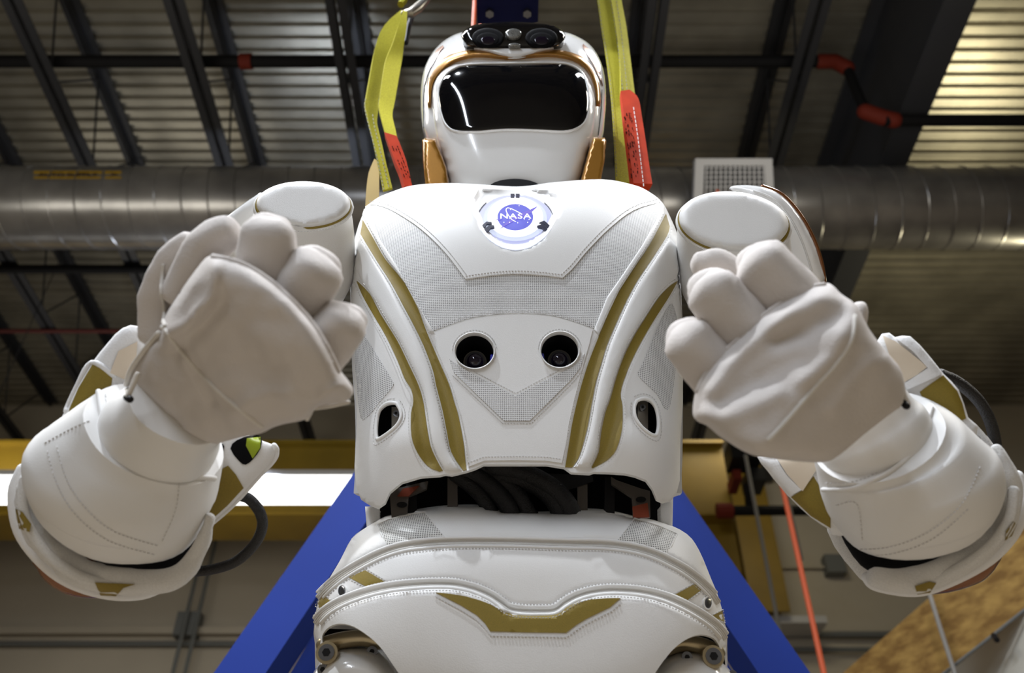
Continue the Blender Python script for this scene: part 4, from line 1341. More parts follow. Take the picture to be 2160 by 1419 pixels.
for pg in ([(770, 1202), (817, 1230), (783, 1242), (736, 1217)], [(680, 1253), (707, 1276), (681, 1286), (668, 1277)], [(1424, 1254), (1466, 1231), (1483, 1241), (1449, 1266)], [(1502, 1299), (1524, 1287), (1528, 1311)]):
    patch('gold_patch', poly(pg), TF, hpel, M['gold'], pel, 0.0014, 0.0018, sp=7)
    cen = poly(pg).mean(0)
    stitches('stitching', [np.concatenate([cen + (poly(pg) - cen) * 1.22, (cen + (poly(pg) - cen) * 1.22)[:1]])], TF, hpel, M['stitch'], pel, 0.0008)
for pg in ([(795, 1107), (819, 1096), (860, 1086), (896, 1080), (915, 1103), (938, 1133), (880, 1142), (823, 1159), (806, 1130)], [(1338, 1093), (1385, 1108), (1428, 1126), (1416, 1150), (1402, 1174), (1350, 1156), (1296, 1147), (1318, 1120)]):
    patch('mesh_panel', poly(pg), TF, hpel, M['mesh_hip'], pel, 0.0008, 0.0016, sp=9, label='grey mesh window in the hip cover')
    cen = poly(pg).mean(0)
    cord('welt', np.concatenate([poly(pg), poly(pg)[:1]]), TF, hpel, 0.0012, M['leather'], pel, 0.0012, 6, smooth=False)
for c, rx, ry in (((721, 1246), 8, 12), ((1494, 1271), 7.5, 12)):
    patch('grommet', ell(c[0], c[1], rx + 2.5, ry + 2.5), TF, hpel, M['leather'], pel, 0.003, 0.003, holes=[ell(c[0], c[1], rx, ry, 20)], sp=4)
    patch('screw', ell(c[0], c[1], rx, ry, 24), TF, hpel, M['screw'], pel, 0.0012, 0.002, sp=4, bulge=0.002, br=5)
    patch('screw_socket', ell(c[0] + 1, c[1], rx * .5, ry * .5, 6), TF, hpel, M['black'], pel, 0.0034, 0.001, sp=4)
# leg openings and thighs
for sg, ring, pg, bar_, sc_ in ((1, (689, 1376), [(655, 1430), (672, 1400), (690, 1380), (715, 1366), (750, 1362), (785, 1366), (812, 1382), (838, 1412), (862, 1455), (880, 1540), (620, 1540), (640, 1470)], [(684, 1360), (720, 1350), (765, 1345), (800, 1352)], [(785, 1374), (681, 1412)]),
                              (-1, (1505, 1384), [(1372, 1420), (1395, 1392), (1425, 1374), (1460, 1371), (1495, 1380), (1522, 1396), (1545, 1420), (1560, 1470), (1570, 1540), (1330, 1540), (1350, 1470)], [(1400, 1368), (1440, 1356), (1480, 1362), (1512, 1376)], [(1449, 1386), (1545, 1425)])):
    th, hth = solid('thigh_shell', spline(poly(pg), True, 3), TF, 0.07, 0.10, M['gloss'], robot, base=0.02, k=3, sp=10)
    cord('hip_bracket', bar_, TF, const(0.06), 0.009, M['brass'], robot, 0, 10)
    patch('leg_opening', poly([(bar_[0][0] - 6, 1325), (bar_[-1][0] + 10, 1330), (bar_[-1][0] + 20, 1420), (bar_[0][0] - 10, 1420)]), TF, const(0.02), M['dark'], robot, 0, 0.006, sp=30)
    pc = TF.at(ring[0], ring[1], 0.085)
    MB().tube([pc - TF.n * .02, pc], 0.0115, 20).make('pivot_ring', M['brass'], robot)
    MB().tube([pc, pc + TF.n * .002], 0.0085, 16).make('pivot_bolt', M['screw'], robot)
    MB().tube([pc + TF.n * .002, pc + TF.n * .0025], 0.0045, 6).make('pivot_socket', M['black'], robot)
    for s_ in sc_:
        pc = TF.at(s_[0], s_[1], float(hth(poly([s_]))[0]))
        MB().tube([pc - TF.n * .004, pc + TF.n * .0015], 0.0058, 14).make('screw', M['screw'], th)
        MB().tube([pc + TF.n * .0015, pc + TF.n * .002], 0.0028, 6).make('screw_socket', M['black'], th)
    hipx = (sg * -0.15)
    yb = float(TO[1]) + 0.12
    MB().tube([(hipx, yb - .02, .86), (hipx, yb - .03, .70), (hipx, yb - .02, .52), (hipx, yb, .46)], [.09, .092, .07, .058], 24, dome=True).make('thigh', M['gloss'], robot)
    MB().tube([(hipx, yb, .46), (hipx, yb + .02, .34), (hipx, yb + .01, .10), (hipx, yb, .07)], [.055, .068, .045, .04], 24, dome=True).make('shin', M['gloss'], robot)
    MB().box((hipx - .05, yb - .17, 0), (hipx + .05, yb + .09, .07)).make('foot', M['gloss'], robot, smooth=False)

# --- shoulders
for sg, cap, capf, body, up in (
        (1, (640, 429, 99, 47, 0.0), 1.17, [(541, 436, 738, 436, 1.20, .8), (527, 480, 745, 480, 1.21, .8), (520, 530, 748, 530, 1.22, .8), (526, 590, 745, 590, 1.23, .8), (560, 650, 715, 650, 1.25, .7)], [(620, 600, 1.24, 80), (520, 760, 1.1, 72), (330, 1010, .95, 90), (260, 1100, .90, 100)]),
        (-1, (1548, 466, 116, 62, 0.10), 1.17, [(1430, 462, 1664, 482, 1.20, .8), (1428, 510, 1668, 530, 1.21, .8), (1432, 560, 1672, 580, 1.22, .8), (1440, 620, 1668, 630, 1.23, .8), (1480, 690, 1640, 700, 1.25, .7)], [(1560, 620, 1.24, 80), (1650, 760, 1.1, 72), (1860, 1000, .95, 90), (1920, 1080, .90, 100)])):
    sh = loft('shoulder_housing', body, M['leather'], robot, sub=5)
    cf = Frame(P(cap[0], cap[1], capf), np.array([0, -math.cos(R(12)), -math.sin(R(12))]))
    ce = ell(cap[0], cap[1], cap[2], cap[3], 60, cap[4])
    solid('shoulder_cap', ce, cf, 0.016, 0.012, M['leather'], sh, base=0.0, k=7, sp=7, sharp=80, label='round padded shoulder cap')
    low = ell(cap[0], cap[1] + 5, cap[2] - 1, cap[3] - 1, 60, cap[4])
    cord('gold_trim', np.concatenate([low[::3], low[:1]]), cf, const(-0.006), 0.0026, M['gold'], sh)
    lo2 = ell(cap[0], cap[1] + 13, cap[2] + 1, cap[3] - 1, 60, cap[4])
    stitches('stitching', [lo2[3:28]], cf, const(0.012), M['stitch'], sh, 0, 6.5, 4, 1.3)
    cord('rim_welt', np.concatenate([ell(cap[0], cap[1] + 9, cap[2] + 2, cap[3], 60, cap[4])[::3], ell(cap[0], cap[1] + 9, cap[2] + 2, cap[3], 60, cap[4])[:1]]), cf, const(-0.010), 0.0035, M['leather'], sh)
    finger('upper_arm', up, M['leather'], robot, 24, 0)
vf = viewframe(510, 450, 1.27)
solid('shoulder_shell', spline(poly([(556, 406), (535, 415), (510, 432), (480, 455), (462, 475), (462, 520), (520, 560), (570, 520), (575, 440)]), True, 3), vf, 0.02, 0.05, M['gloss'], robot, k=3, sp=9)
vf = viewframe(1650, 490, 1.25)
rsh, hr_ = solid('shoulder_shell', spline(poly([(1538, 398), (1560, 390), (1609, 394), (1650, 413), (1686, 454), (1715, 507), (1731, 556), (1738, 600), (1690, 640), (1640, 600), (1600, 480), (1570, 420)]), True, 3), vf, 0.025, 0.06, M['gloss'], robot, k=3, sp=9)
cord('shell_trim', [(1609, 394), (1650, 412), (1687, 453), (1716, 506), (1732, 555), (1739, 598)], vf, const(-0.004), 0.0035, M['brown'], rsh, 0, label='copper edge trim')
cord('shell_seam', [(1590, 402), (1632, 420), (1668, 462), (1694, 515), (1712, 570)], vf, hr_, 0.0012, M['leather'], rsh, 0.0006)

# --- arms
# (left of picture)
vfe = viewframe(220, 1120, 0.93)
elb, he = solid('elbow_cover', spline(poly([(55, 985), (34, 1025), (29, 1082), (40, 1132), (78, 1185), (137, 1230), (183, 1253), (256, 1258), (321, 1254), (352, 1232), (400, 1206), (428, 1144), (470, 1060), (430, 960), (300, 900), (180, 930), (100, 965)]), True, 3), vfe, 0.012, 0.07, M['knit'], robot, k=3, sp=11, warp=0.002, label='white knit elbow cover')
solid('elbow_cap', spline(poly([(72, 1180), (78, 1200), (93, 1224), (128, 1249), (174, 1261), (260, 1262), (320, 1256), (300, 1200), (150, 1150)]), True, 3), viewframe(200, 1210, 0.905), 0.015, 0.05, M['brown'], robot, k=3, sp=10, label='copper elbow cap')
vfs = viewframe(300, 850, 0.86)
fsh, hfs = solid('forearm_shell', spline(poly([(128, 890), (142, 862), (162, 818), (194, 765), (228, 722), (258, 692), (293, 688), (320, 730), (420, 850), (520, 915), (578, 938), (583, 950), (577, 970), (540, 1010), (490, 1065), (440, 1108), (400, 1140), (280, 1060), (150, 960)]), True, 2), vfs, 0.012, 0.10, M['clothplain'], robot, k=6, sp=10, warp=0.001, label='white forearm shell')
patch('gold_panel', poly([(195, 768), (238, 791), (235, 812), (222, 826), (205, 845), (165, 900), (140, 890), (147, 860), (165, 818)]), vfs, hfs, M['gold'], fsh, 0.001, 0.002, sp=8)
patch('gold_panel', poly([(481, 982), (497, 1000), (514, 1029), (480, 1066), (433, 1108), (440, 1060), (452, 1008), (466, 990)]), vfs, hfs, M['gold'], fsh, 0.001, 0.002, sp=8)
patch('frame_window', spline(poly([(486, 946), (500, 928), (530, 918), (551, 920), (550, 945), (534, 968), (518, 980), (504, 972)]), True, 2), vfs, hfs, M['dark'], fsh, 0.001, 0.002, sp=6, label='dark opening in the forearm shell')
patch('lime_cover', poly([(521, 924), (550, 921), (549, 944), (533, 967), (527, 955), (519, 940)]), vfs, hfs, M['hivis'], fsh, 0.0025, 0.0015, sp=6, label='lime coloured part behind the opening')
patch('frame_window', spline(poly([(436, 960), (450, 942), (470, 936), (472, 950), (458, 975), (440, 990)]), True, 2), vfs, hfs, M['dark'], fsh, 0.001, 0.002, sp=6)
cord('shell_edge', [(578, 940), (583, 950), (577, 970), (540, 1010), (490, 1065), (440, 1108)], vfs, hfs, 0.003, M['clothplain'], fsh, 0.0)
cord('shell_edge', [(140, 866), (162, 818), (194, 765), (240, 792)], vfs, hfs, 0.0028, M['clothplain'], fsh, 0.0)
patch('beige_tab', poly([(250, 740), (290, 720), (285, 790), (262, 800), (232, 786)]), vfs, hfs, M['beige'], fsh, 0.003, 0.002, sp=8, label='beige leather tab')
sleeve = loft('forearm_sleeve', [(207, 824, 452, 1003, .812, .92), (160, 857, 450, 1028, .82, .92), (104, 896, 443, 1064, .828, .92), (84, 911, 437, 1080, .832, .9), (84, 942, 430, 1104, .84, .88), (90, 975, 420, 1128, .848, .82), (116, 1012, 408, 1142, .862, .65), (146, 1034, 396, 1146, .878, .5)], M['leather'], robot, n=40, sub=5, warp=0.002, label='white leather forearm sleeve')
loft('wrist_cuff', [(290, 800, 470, 915, .755, .85), (262, 832, 450, 942, .77, .85), (232, 842, 446, 972, .79, .88), (226, 850, 444, 990, .81, .84), (222, 880, 430, 1005, .835, .75)], M['leather'], sleeve, n=36, sub=4, warp=0.002)


def from_cam(objs):
    from mathutils.bvhtree import BVHTree
    trees = []
    for o in objs:
        me = o.data
        trees.append(BVHTree.FromPolygons([tuple(v.co) for v in me.vertices], [tuple(p.vertices) for p in me.polygons]))

    def f(pts, off):
        out = []
        for u, v in pts:
            d = Vector(nrm(rays(u, v)))
            best = None
            for t in trees:
                h = t.ray_cast(Vector(CAM), d)
                if h[0] is not None and (best is None or h[3] < best[3]):
                    best = h
            if best is not None:
                n_ = best[1] if best[1].dot(d) < 0 else -best[1]
                out.append(np.array(best[0]) + np.array(n_) * off)
        return out
    return f


def laid_cord(name, pts, objs, r, m, parent, off=0.0, **kw):
    p = resample(spline(poly(pts), False, 5), 8, False)
    q = from_cam(objs)(p, off)
    if len(q) > 2:
        q = np.array(q)
        q[1:-1] = (q[:-2] + q[1:-1] * 2 + q[2:]) / 4
        return MB().tube(q, r, 8, dome=True).make(name, m, parent, sharp=60, **kw)


def laid_patch(name, outline, objs, m, parent, off=0.001, thick=0.0015, sp=6, **kw):
    outline = resample(poly(outline), sp)
    v, f = cdt([outline], fill_points(outline, [], sp), outline, [])
    fc = from_cam(objs)
    A, ok, last = [], [], None
    for p in v:
        q = fc([p], 0.0)
        ok.append(bool(q))
        A.append(q[0] + nrm(CAM - q[0]) * off if q else np.zeros(3))
    A = np.array(A)
    ok = np.array(ok)
    if ok.any():
        dm = np.mean((A[ok] - CAM) @ _F)
        for i in np.where(~ok)[0]:
            A[i] = P(v[i, 0], v[i, 1], dm)
    B = A + np.array([nrm(a - CAM) for a in A]) * thick
    n = len(v)
    F = [tuple(t) for t in f] + [tuple(n + i for i in t[::-1]) for t in f] + [(b_, a_, n + a_, n + b_) for a_, b_ in bedges(f)]
    return make(name, np.concatenate([A, B]), F, m, parent, sharp=50, **kw)


def laid_stitch(name, lines, objs, m, parent, step=9, ln=5, w=0.0009, off=0.0004):
    f = from_cam(objs)
    b = MB()
    for l in lines:
        p = spline(poly(l), False, 6)
        cum = np.concatenate([[0], np.cumsum(np.linalg.norm(np.diff(p, axis=0), axis=1))])
        for s0 in np.arange(0, cum[-1] - ln, step):
            ab = [[np.interp(s, cum, p[:, i]) for i in (0, 1)] for s in (s0, s0 + ln)]
            q = f(ab, off)
            if len(q) == 2 and np.linalg.norm(q[0] - q[1]) > 1e-5:
                b.bar(q[0], q[1], w, w, CAM - q[0])
    if b.v:
        return b.make(name, m, parent, smooth=False, kind='stuff')


laid_cord('sleeve_seam', [(207, 828), (213, 870), (228, 920), (262, 962), (320, 992), (390, 1008), (450, 1008)], [sleeve], 0.0028, M['leather'], sleeve, 0.001)
laid_stitch('stitching', [[(222, 832), (228, 875), (245, 920), (275, 953), (330, 982), (400, 998)], [(100, 950), (120, 1020), (160, 1085), (230, 1140), (330, 1170)], [(120, 940), (140, 1010), (180, 1070), (240, 1120), (340, 1152)], [(378, 1015), (370, 1075), (342, 1140)], [(95, 935), (150, 905), (195, 885)]], [sleeve], M['stitch'], sleeve)
# folded band along the elbow
gapL = spline(poly([(84, 960), (74, 1030), (92, 1092), (142, 1148), (215, 1190), (310, 1212), (385, 1214), (410, 1170), (440, 1060), (300, 930), (150, 900)]), True, 3)
solid('elbow_gap_shade', gapL, viewframe(240, 1080, 0.90), 0.02, 0.02, M['dark'], robot, k=3, sp=12, label='dark filler for the shade in the elbow gap')  # dark body added as the shade between sleeve and band
bandp = spline(poly([(90, 985), (66, 1005), (57, 1040), (60, 1086), (80, 1128), (118, 1172), (170, 1205), (228, 1222), (318, 1228), (380, 1212), (418, 1160), (446, 1090)]), False, 6)
bandr = np.interp(np.arange(len(bandp)), [0, 10, 18, 30, 42, 54, len(bandp) - 1], [12, 21, 22, 27, 30, 24, 10])
bm_ = MB().tube(P(bandp[:, 0], bandp[:, 1], 0.83), bandr * 0.83 / FPX, 20, dome=True)
bm_.v = [tuple(np.array(p_) + np.array([1, .6, .8]) * .0034 * (noise.noise(Vector(p_) * 38) + .6 * noise.noise(Vector(p_) * 80))) for p_ in bm_.v]
bm_.make('elbow_band', M['knit'], elb, sharp=60, label='folded white knit band')
cord('band_fold', [(52, 1010), (48, 1065), (66, 1120), (112, 1180), (175, 1218), (250, 1234)], viewframe(200, 1130, .824), const(0.0), 0.0048, M['knit'], elb)
cord('band_welt', [(48, 990), (30, 1040), (42, 1120), (90, 1185), (150, 1228), (230, 1252), (300, 1252), (350, 1232)], viewframe(200, 1130, .87), const(0.0), 0.006, M['clothplain'], elb)
for pg in ([(32, 1072), (48, 1080), (66, 1105), (62, 1122), (40, 1115)], [(200, 1228), (240, 1230), (285, 1232), (260, 1240), (245, 1257), (212, 1256)]):
    laid_patch('gold_tab', pg, list(elb.children), M['gold'], elb, 0.002)
cab = spline(poly([(500, 1045), (525, 1052), (548, 1080), (553, 1112), (535, 1150), (495, 1185), (440, 1202), (385, 1205)]), False, 6)
MB().tube(P(cab[:, 0], cab[:, 1], np.linspace(.90, .95, len(cab))), 0.0055, 14, dome=True).make('hydraulic_hose', M['braid'], robot, sharp=60, label='black braided hose looping at the forearm')

# glove left of picture
gfr = frame3((447, 540, .665), (730, 800, .655), (300, 830, .76))
palm_pg = spline(poly([(447, 537), (507, 551), (563, 583), (612, 625), (658, 675), (693, 728), (718, 780), (733, 800), (746, 824), (731, 846), (690, 853), (664, 862), (646, 884), (600, 894), (575, 902), (550, 914), (500, 924), (440, 940), (408, 938), (348, 898), (284, 842), (272, 815), (276, 788), (298, 745), (338, 705), (346, 670), (375, 622), (412, 570)]), True, 3)
def folds(lines, slope_line=None, side=1, slope=0.0):
    lines = [(spline(poly(l), False, 5), a, w) for l, a, w in lines]

    def f(p):
        h = np.zeros(len(p))
        for l, a, w in lines:
            h += a * np.exp(-(dist(p, l, False) / w) ** 2)
        if slope_line is not None:
            a, c = np.array(slope_line[0], float), np.array(slope_line[1], float)
            t = (c - a) / np.linalg.norm(c - a)
            s = side * ((p[:, 0] - a[0]) * -t[1] + (p[:, 1] - a[1]) * t[0])
            return h, -slope * 0.5 * (s + np.sqrt(s * s + 14.0 ** 2)) * 0.7 / FPX
        return h, 0 * h
    return f


glo, hg = solid('glove', palm_pg, gfr, 0.034, 0.045, M['glove'], robot, k=4.5, sp=8, warp=0.005, mod=folds([([(455, 560), (445, 620), (400, 680), (352, 700)], .007, 16), ([(395, 735), (425, 790), (455, 840)], -.006, 13), ([(470, 640), (420, 690), (372, 740)], -.004, 18), ([(500, 870), (560, 830), (640, 850)], .004, 20), ([(650, 880), (690, 830), (735, 812)], .005, 14), ([(560, 700), (600, 760), (610, 820)], .003, 26)], ((348, 692), (552, 898)), 1, 0.45), label='off-white cloth glove closed to a fist')
for nm, pts, bk in (('finger', [(554, 630, .682, 60), (560, 565, .674, 60), (568, 494, .668, 56)], .035),
                    ('finger', [(592, 676, .678, 60), (630, 622, .670, 61), (668, 568, .664, 57)], .035),
                    ('finger', [(652, 762, .676, 58), (690, 720, .666, 58), (727, 679, .660, 51)], .035),
                    ('finger', [(392, 620, .725, 50), (422, 556, .715, 48), (452, 510, .705, 42), (488, 488, .70, 32)], 0),
                    ('thumb', [(338, 705, .745, 42), (334, 640, .74, 38), (350, 580, .735, 38), (380, 535, .735, 35), (404, 512, .735, 30)], 0)):
    finger(nm, pts, M['glove'], glo, back=bk)
laid_cord('seam_cord', [(348, 692), (380, 738), (429, 791), (471, 833), (514, 869), (552, 898)], [glo], 0.0017, M['cordm'], glo, 0.0004)
laid_cord('seam_cord', [(450, 541), (507, 555), (562, 587), (609, 628), (654, 677), (688, 730), (713, 782)], [glo], 0.0022, M['glove'], glo, 0.0)
laid_cord('seam_cord', [(345, 560), (343, 610), (345, 650), (348, 690)], [glo] + [o for o in glo.children], 0.0016, M['cordm'], glo, 0.0012)
laid_cord('seam_cord', [(340, 705), (310, 740), (285, 775), (272, 810), (276, 838)], [glo], 0.0024, M['cordm'], glo, 0.002)
for uv_ in ((348, 692), (628, 889)):
    p_ = from_cam([glo])([uv_], 0.002)
    if p_:
        MB().tube([p_[0], p_[0] + [0, -.0006, 0]], 0.0016, 10, dome=True).make('cord_stop', M['emblemwhite'] if False else M['gloss'], glo)
MB().tube(P(np.array([735, 700, 660, 648]), np.array([848, 856, 862, 884]), .70), 0.0016, 8, dome=True).make('hem_cord', M['cordm'], glo)
cord('wrist_tie', [(290, 790), (277, 820), (268, 838)], viewframe(280, 820, .72), const(0), 0.0022, M['cordm'], glo)
MB().tube([P(268, 838, .72), P(274, 842, .715)], 0.003, 10, dome=True).make('toggle', M['black'], glo)

# (right of picture)
vfe = viewframe(1960, 1110, 0.93)
elb2, he2 = solid('elbow_cover', spline(poly([(2128, 985), (2150, 1035), (2158, 1082), (2133, 1135), (2082, 1190), (1990, 1235), (1930, 1253), (1842, 1236), (1800, 1205), (1745, 1120), (1740, 1000), (1850, 900), (1985, 865), (2060, 895)]), True, 3), vfe, 0.012, 0.07, M['knit'], robot, k=3, sp=11, warp=0.002, label='white knit elbow cover')
solid('elbow_cap', spline(poly([(2109, 1160), (2104, 1192), (2085, 1216), (2060, 1232), (2000, 1250), (1930, 1254), (1900, 1240), (2000, 1150)]), True, 3), viewframe(2020, 1210, 0.905), 0.015, 0.05, M['brown'], robot, k=3, sp=10, label='copper elbow cap')
vfs2 = viewframe(1850, 880, 0.86)
fsh2, hfs2 = solid('forearm_shell', spline(poly([(1597, 963), (1640, 964), (1700, 930), (1800, 800), (1860, 704), (1888, 711), (1920, 709), (1960, 750), (1990, 788), (2022, 822), (2042, 880), (2060, 930), (1900, 1100), (1770, 1130), (1750, 1117), (1709, 1090), (1664, 1047), (1625, 1000)]), True, 2), vfs2, 0.012, 0.10, M['clothplain'], robot, k=6, sp=10, warp=0.001, label='white forearm shell')
patch('gold_panel', poly([(1940, 826), (1965, 808), (1990, 791), (2019, 824), (2030, 850), (2038, 882), (2000, 900), (1960, 870)]), vfs2, hfs2, M['gold'], fsh2, 0.001, 0.002, sp=8)
patch('gold_panel', poly([(1668, 1048), (1692, 1034), (1716, 1004), (1738, 1040), (1752, 1085), (1752, 1114), (1710, 1088)]), vfs2, hfs2, M['gold'], fsh2, 0.001, 0.002, sp=8)
patch('beige_tab', poly([(1638, 965), (1680, 955), (1735, 970), (1716, 1000), (1693, 1036), (1660, 1000)]), vfs2, hfs2, M['beige'], fsh2, 0.003, 0.002, sp=8, label='beige leather tab')
patch('beige_tab', poly([(1862, 707), (1890, 720), (1957, 773), (1935, 790), (1908, 806), (1880, 760)]), vfs2, hfs2, M['beige'], fsh2, 0.003, 0.002, sp=8, label='beige leather tab')
patch('white_flap', poly([(1598, 965), (1634, 966), (1660, 1003), (1690, 1033), (1663, 1047), (1630, 1008)]), vfs2, hfs2, M['clothplain'], fsh2, 0.004, 0.002, sp=8)
patch('white_flap', poly([(1890, 713), (1921, 710), (1955, 748), (1988, 788), (1950, 806), (1913, 822), (1908, 808), (1957, 776), (1925, 740)]), vfs2, hfs2, M['clothplain'], fsh2, 0.004, 0.002, sp=8)
sleeve2 = loft('forearm_sleeve', [(1732, 985, 1968, 851, .812, .92), (1735, 1012, 2006, 866, .82, .92), (1741, 1048, 2064, 922, .828, .92), (1746, 1070, 2089, 950, .832, .9), (1752, 1090, 2091, 980, .84, .88), (1762, 1108, 2084, 1008, .848, .82), (1778, 1126, 2058, 1036, .862, .65), (1792, 1134, 2034, 1054, .878, .5)], M['leather'], robot, n=40, sub=5, warp=0.002, label='white leather forearm sleeve')
loft('wrist_cuff', [(1726, 925, 1895, 798, .812, .8), (1733, 955, 1922, 838, .814, .85), (1734, 975, 1944, 850, .816, .88), (1738, 992, 1952, 862, .826, .84), (1746, 1010, 1955, 890, .84, .75)], M['leather'], sleeve2, n=36, sub=4, warp=0.003)
laid_cord('sleeve_seam', [(1737, 1032), (1800, 1028), (1870, 1000), (1925, 955), (1950, 910), (1966, 862)], [sleeve2], 0.0022, M['leather'], sleeve2, 0.0008)
laid_stitch('stitching', [[(1742, 1018), (1800, 1016), (1862, 990), (1912, 948), (1938, 905)], [(1806, 1158), (1880, 1152), (1960, 1120), (2030, 1060), (2068, 980)], [(1822, 1172), (1890, 1165), (1970, 1134), (2045, 1070)], [(1765, 1065), (1808, 1062), (1820, 1140)]], [sleeve2], M['stitch'], sleeve2)
gapR = spline(poly([(2100, 990), (2106, 1030), (2092, 1085), (2060, 1128), (2000, 1172), (1945, 1200), (1860, 1206), (1815, 1192), (1770, 1120), (1760, 1040), (1900, 940), (2040, 900)]), True, 3)
solid('elbow_gap_shade', gapR, viewframe(1940, 1080, 0.90), 0.02, 0.02, M['dark'], robot, k=3, sp=12, label='dark filler for the shade in the elbow gap')  # same dark filler, darkens the gap behind this band
bandp = spline(poly([(2100, 950), (2122, 990), (2130, 1035), (2122, 1085), (2092, 1130), (2040, 1176), (1970, 1212), (1905, 1226), (1850, 1218)]), False, 6)
bandr = np.interp(np.arange(len(bandp)), [0, 8, 16, 28, 40, len(bandp) - 1], [12, 22, 25, 28, 28, 22])
bm_ = MB().tube(P(bandp[:, 0], bandp[:, 1], 0.83), bandr * 0.83 / FPX, 20, dome=True)
bm_.v = [tuple(np.array(p_) + np.array([1, .6, .8]) * .0034 * (noise.noise(Vector(p_) * 38) + .6 * noise.noise(Vector(p_) * 80))) for p_ in bm_.v]
bm_.make('elbow_band', M['knit'], elb2, sharp=60, label='folded white knit band')
cord('band_fold', [(2138, 1035), (2130, 1090), (2098, 1142), (2040, 1188), (1965, 1224), (1890, 1236)], viewframe(2000, 1130, .824), const(0.0), 0.0048, M['knit'], elb2)
cord('band_welt', [(2146, 1005), (2157, 1060), (2140, 1120), (2085, 1180), (2000, 1226), (1930, 1246), (1850, 1235), (1830, 1218)], viewframe(1990, 1120, .87), const(0.0), 0.006, M['clothplain'], elb2)
for pg in ([(2122, 1120), (2138, 1100), (2146, 1104), (2135, 1130), (2120, 1140)], [(1930, 1236), (1960, 1226), (1975, 1230), (1962, 1250), (1935, 1254)]):
    laid_patch('gold_tab', pg, list(elb2.children), M['gold'], elb2, 0.002)
cab = spline(poly([(1985, 790), (2020, 806), (2060, 840), (2085, 880), (2098, 925), (2100, 960)]), False, 6)
MB().tube(P(cab[:, 0], cab[:, 1], np.linspace(.93, .97, len(cab))), 0.0062, 14, dome=True).make('hydraulic_hose', M['braid'], robot, sharp=60, label='black braided hose at the outer forearm')

gfr2 = frame3((1740, 600, .702), (1468, 850, .694), (1703, 807, .668))
palm2 = spline(poly([(1740, 597), (1700, 606), (1625, 648), (1576, 692), (1523, 738), (1484, 786), (1468, 821), (1461, 868), (1470, 888), (1492, 898), (1518, 920), (1567, 951), (1605, 964), (1670, 972), (1737, 975), (1769, 961), (1824, 915), (1875, 875), (1905, 848), (1903, 785), (1870, 742), (1834, 695), (1808, 645), (1775, 620), (1757, 602)]), True, 3)
glo2, hg2 = solid('glove', palm2, gfr2, 0.034, 0.045, M['glove'], robot, k=4.5, sp=9.3, warp=0.005, mod=folds([([(1730, 625), (1650, 672), (1560, 745), (1500, 820)], .007, 22), ([(1770, 660), (1700, 700), (1640, 720)], -.007, 20), ([(1780, 720), (1740, 770), (1690, 800)], .004, 20), ([(1480, 880), (1560, 870), (1640, 830)], .005, 22), ([(1520, 860), (1600, 800), (1680, 760)], -.004, 20), ([(1870, 760), (1820, 780), (1760, 860)], .004, 18)], ((1801, 674), (1606, 940)), -1, 1.0), label='off-white cloth glove closed to a fist')
for nm, pts, bk in (('finger', [(1730, 700, .712, 63), (1672, 634, .706, 62), (1604, 556, .704, 58)], .035),
                    ('finger', [(1612, 752, .708, 61), (1558, 684, .702, 60), (1500, 611, .699, 56)], .035),
                    ('finger', [(1544, 826, .705, 59), (1498, 772, .698, 58), (1450, 717, .695, 53)], .035),
                    ('finger', [(1560, 605, .78, 32), (1535, 572, .775, 34), (1502, 557, .77, 33), (1474, 556, .77, 26)], 0),
                    ('thumb', [(1780, 700, .74, 36), (1806, 664, .742, 24), (1815, 648, .75, 16)], 0)):
    finger(nm, pts, M['glove'], glo2, back=bk)
laid_cord('seam_cord', [(1803, 668), (1796, 715), (1765, 765), (1720, 815), (1675, 868), (1645, 902), (1622, 926)], [glo2], 0.0019, M['cordm'], glo2, 0.0004)
laid_cord('seam_cord', [(1738, 601), (1700, 611), (1627, 653), (1578, 697), (1527, 743), (1488, 790), (1472, 824)], [glo2], 0.0022, M['glove'], glo2, 0.0)
cord('wrist_tie', [(1900, 800), (1906, 830), (1915, 850)], viewframe(1905, 830, .72), const(0), 0.0022, M['cordm'], glo2)
MB().tube([P(1905, 848, .72), P(1912, 856, .715)], 0.003, 10, dome=True).make('toggle', M['black'], glo2)

# ------------------------------------------------------------------ slings
SF = Frame(P(1080, 300, 1.60), np.array([0, -1, 0.12]))


def ribbon(name, L_, R_, hL, hR, m, parent=None, th=0.0035, seg=5, **kw):
    """flat webbing with real thickness between two pixel edges at given relief"""
    l, r = spline(poly(L_), False, seg), spline(poly(R_), False, seg)
    n = len(l)
    hl = np.interp(np.linspace(0, 1, n), np.linspace(0, 1, len(hL)), hL)
    hr = np.interp(np.linspace(0, 1, n), np.linspace(0, 1, len(hR)), hR)
    a = SF.at(l[:, 0], l[:, 1], hl)
    c = SF.at(r[:, 0], r[:, 1], hr)
    t = np.gradient((a + c) / 2, axis=0)
    no = np.cross(c - a, t)
    no /= np.linalg.norm(no, axis=1)[:, None]
    vs = np.concatenate([a, c, c - no * th, a - no * th])
    f = []
    for i in range(n - 1):
        for k in range(4):
            p, q_ = k * n, ((k + 1) % 4) * n
            f.append((p + i, q_ + i, q_ + i + 1, p + i + 1))
    f += [(0, 3 * n, 2 * n, n), (n - 1, 2 * n - 1, 3 * n - 1, 4 * n - 1)]
    return make(name, vs, f, m, parent, sharp=40, **kw)


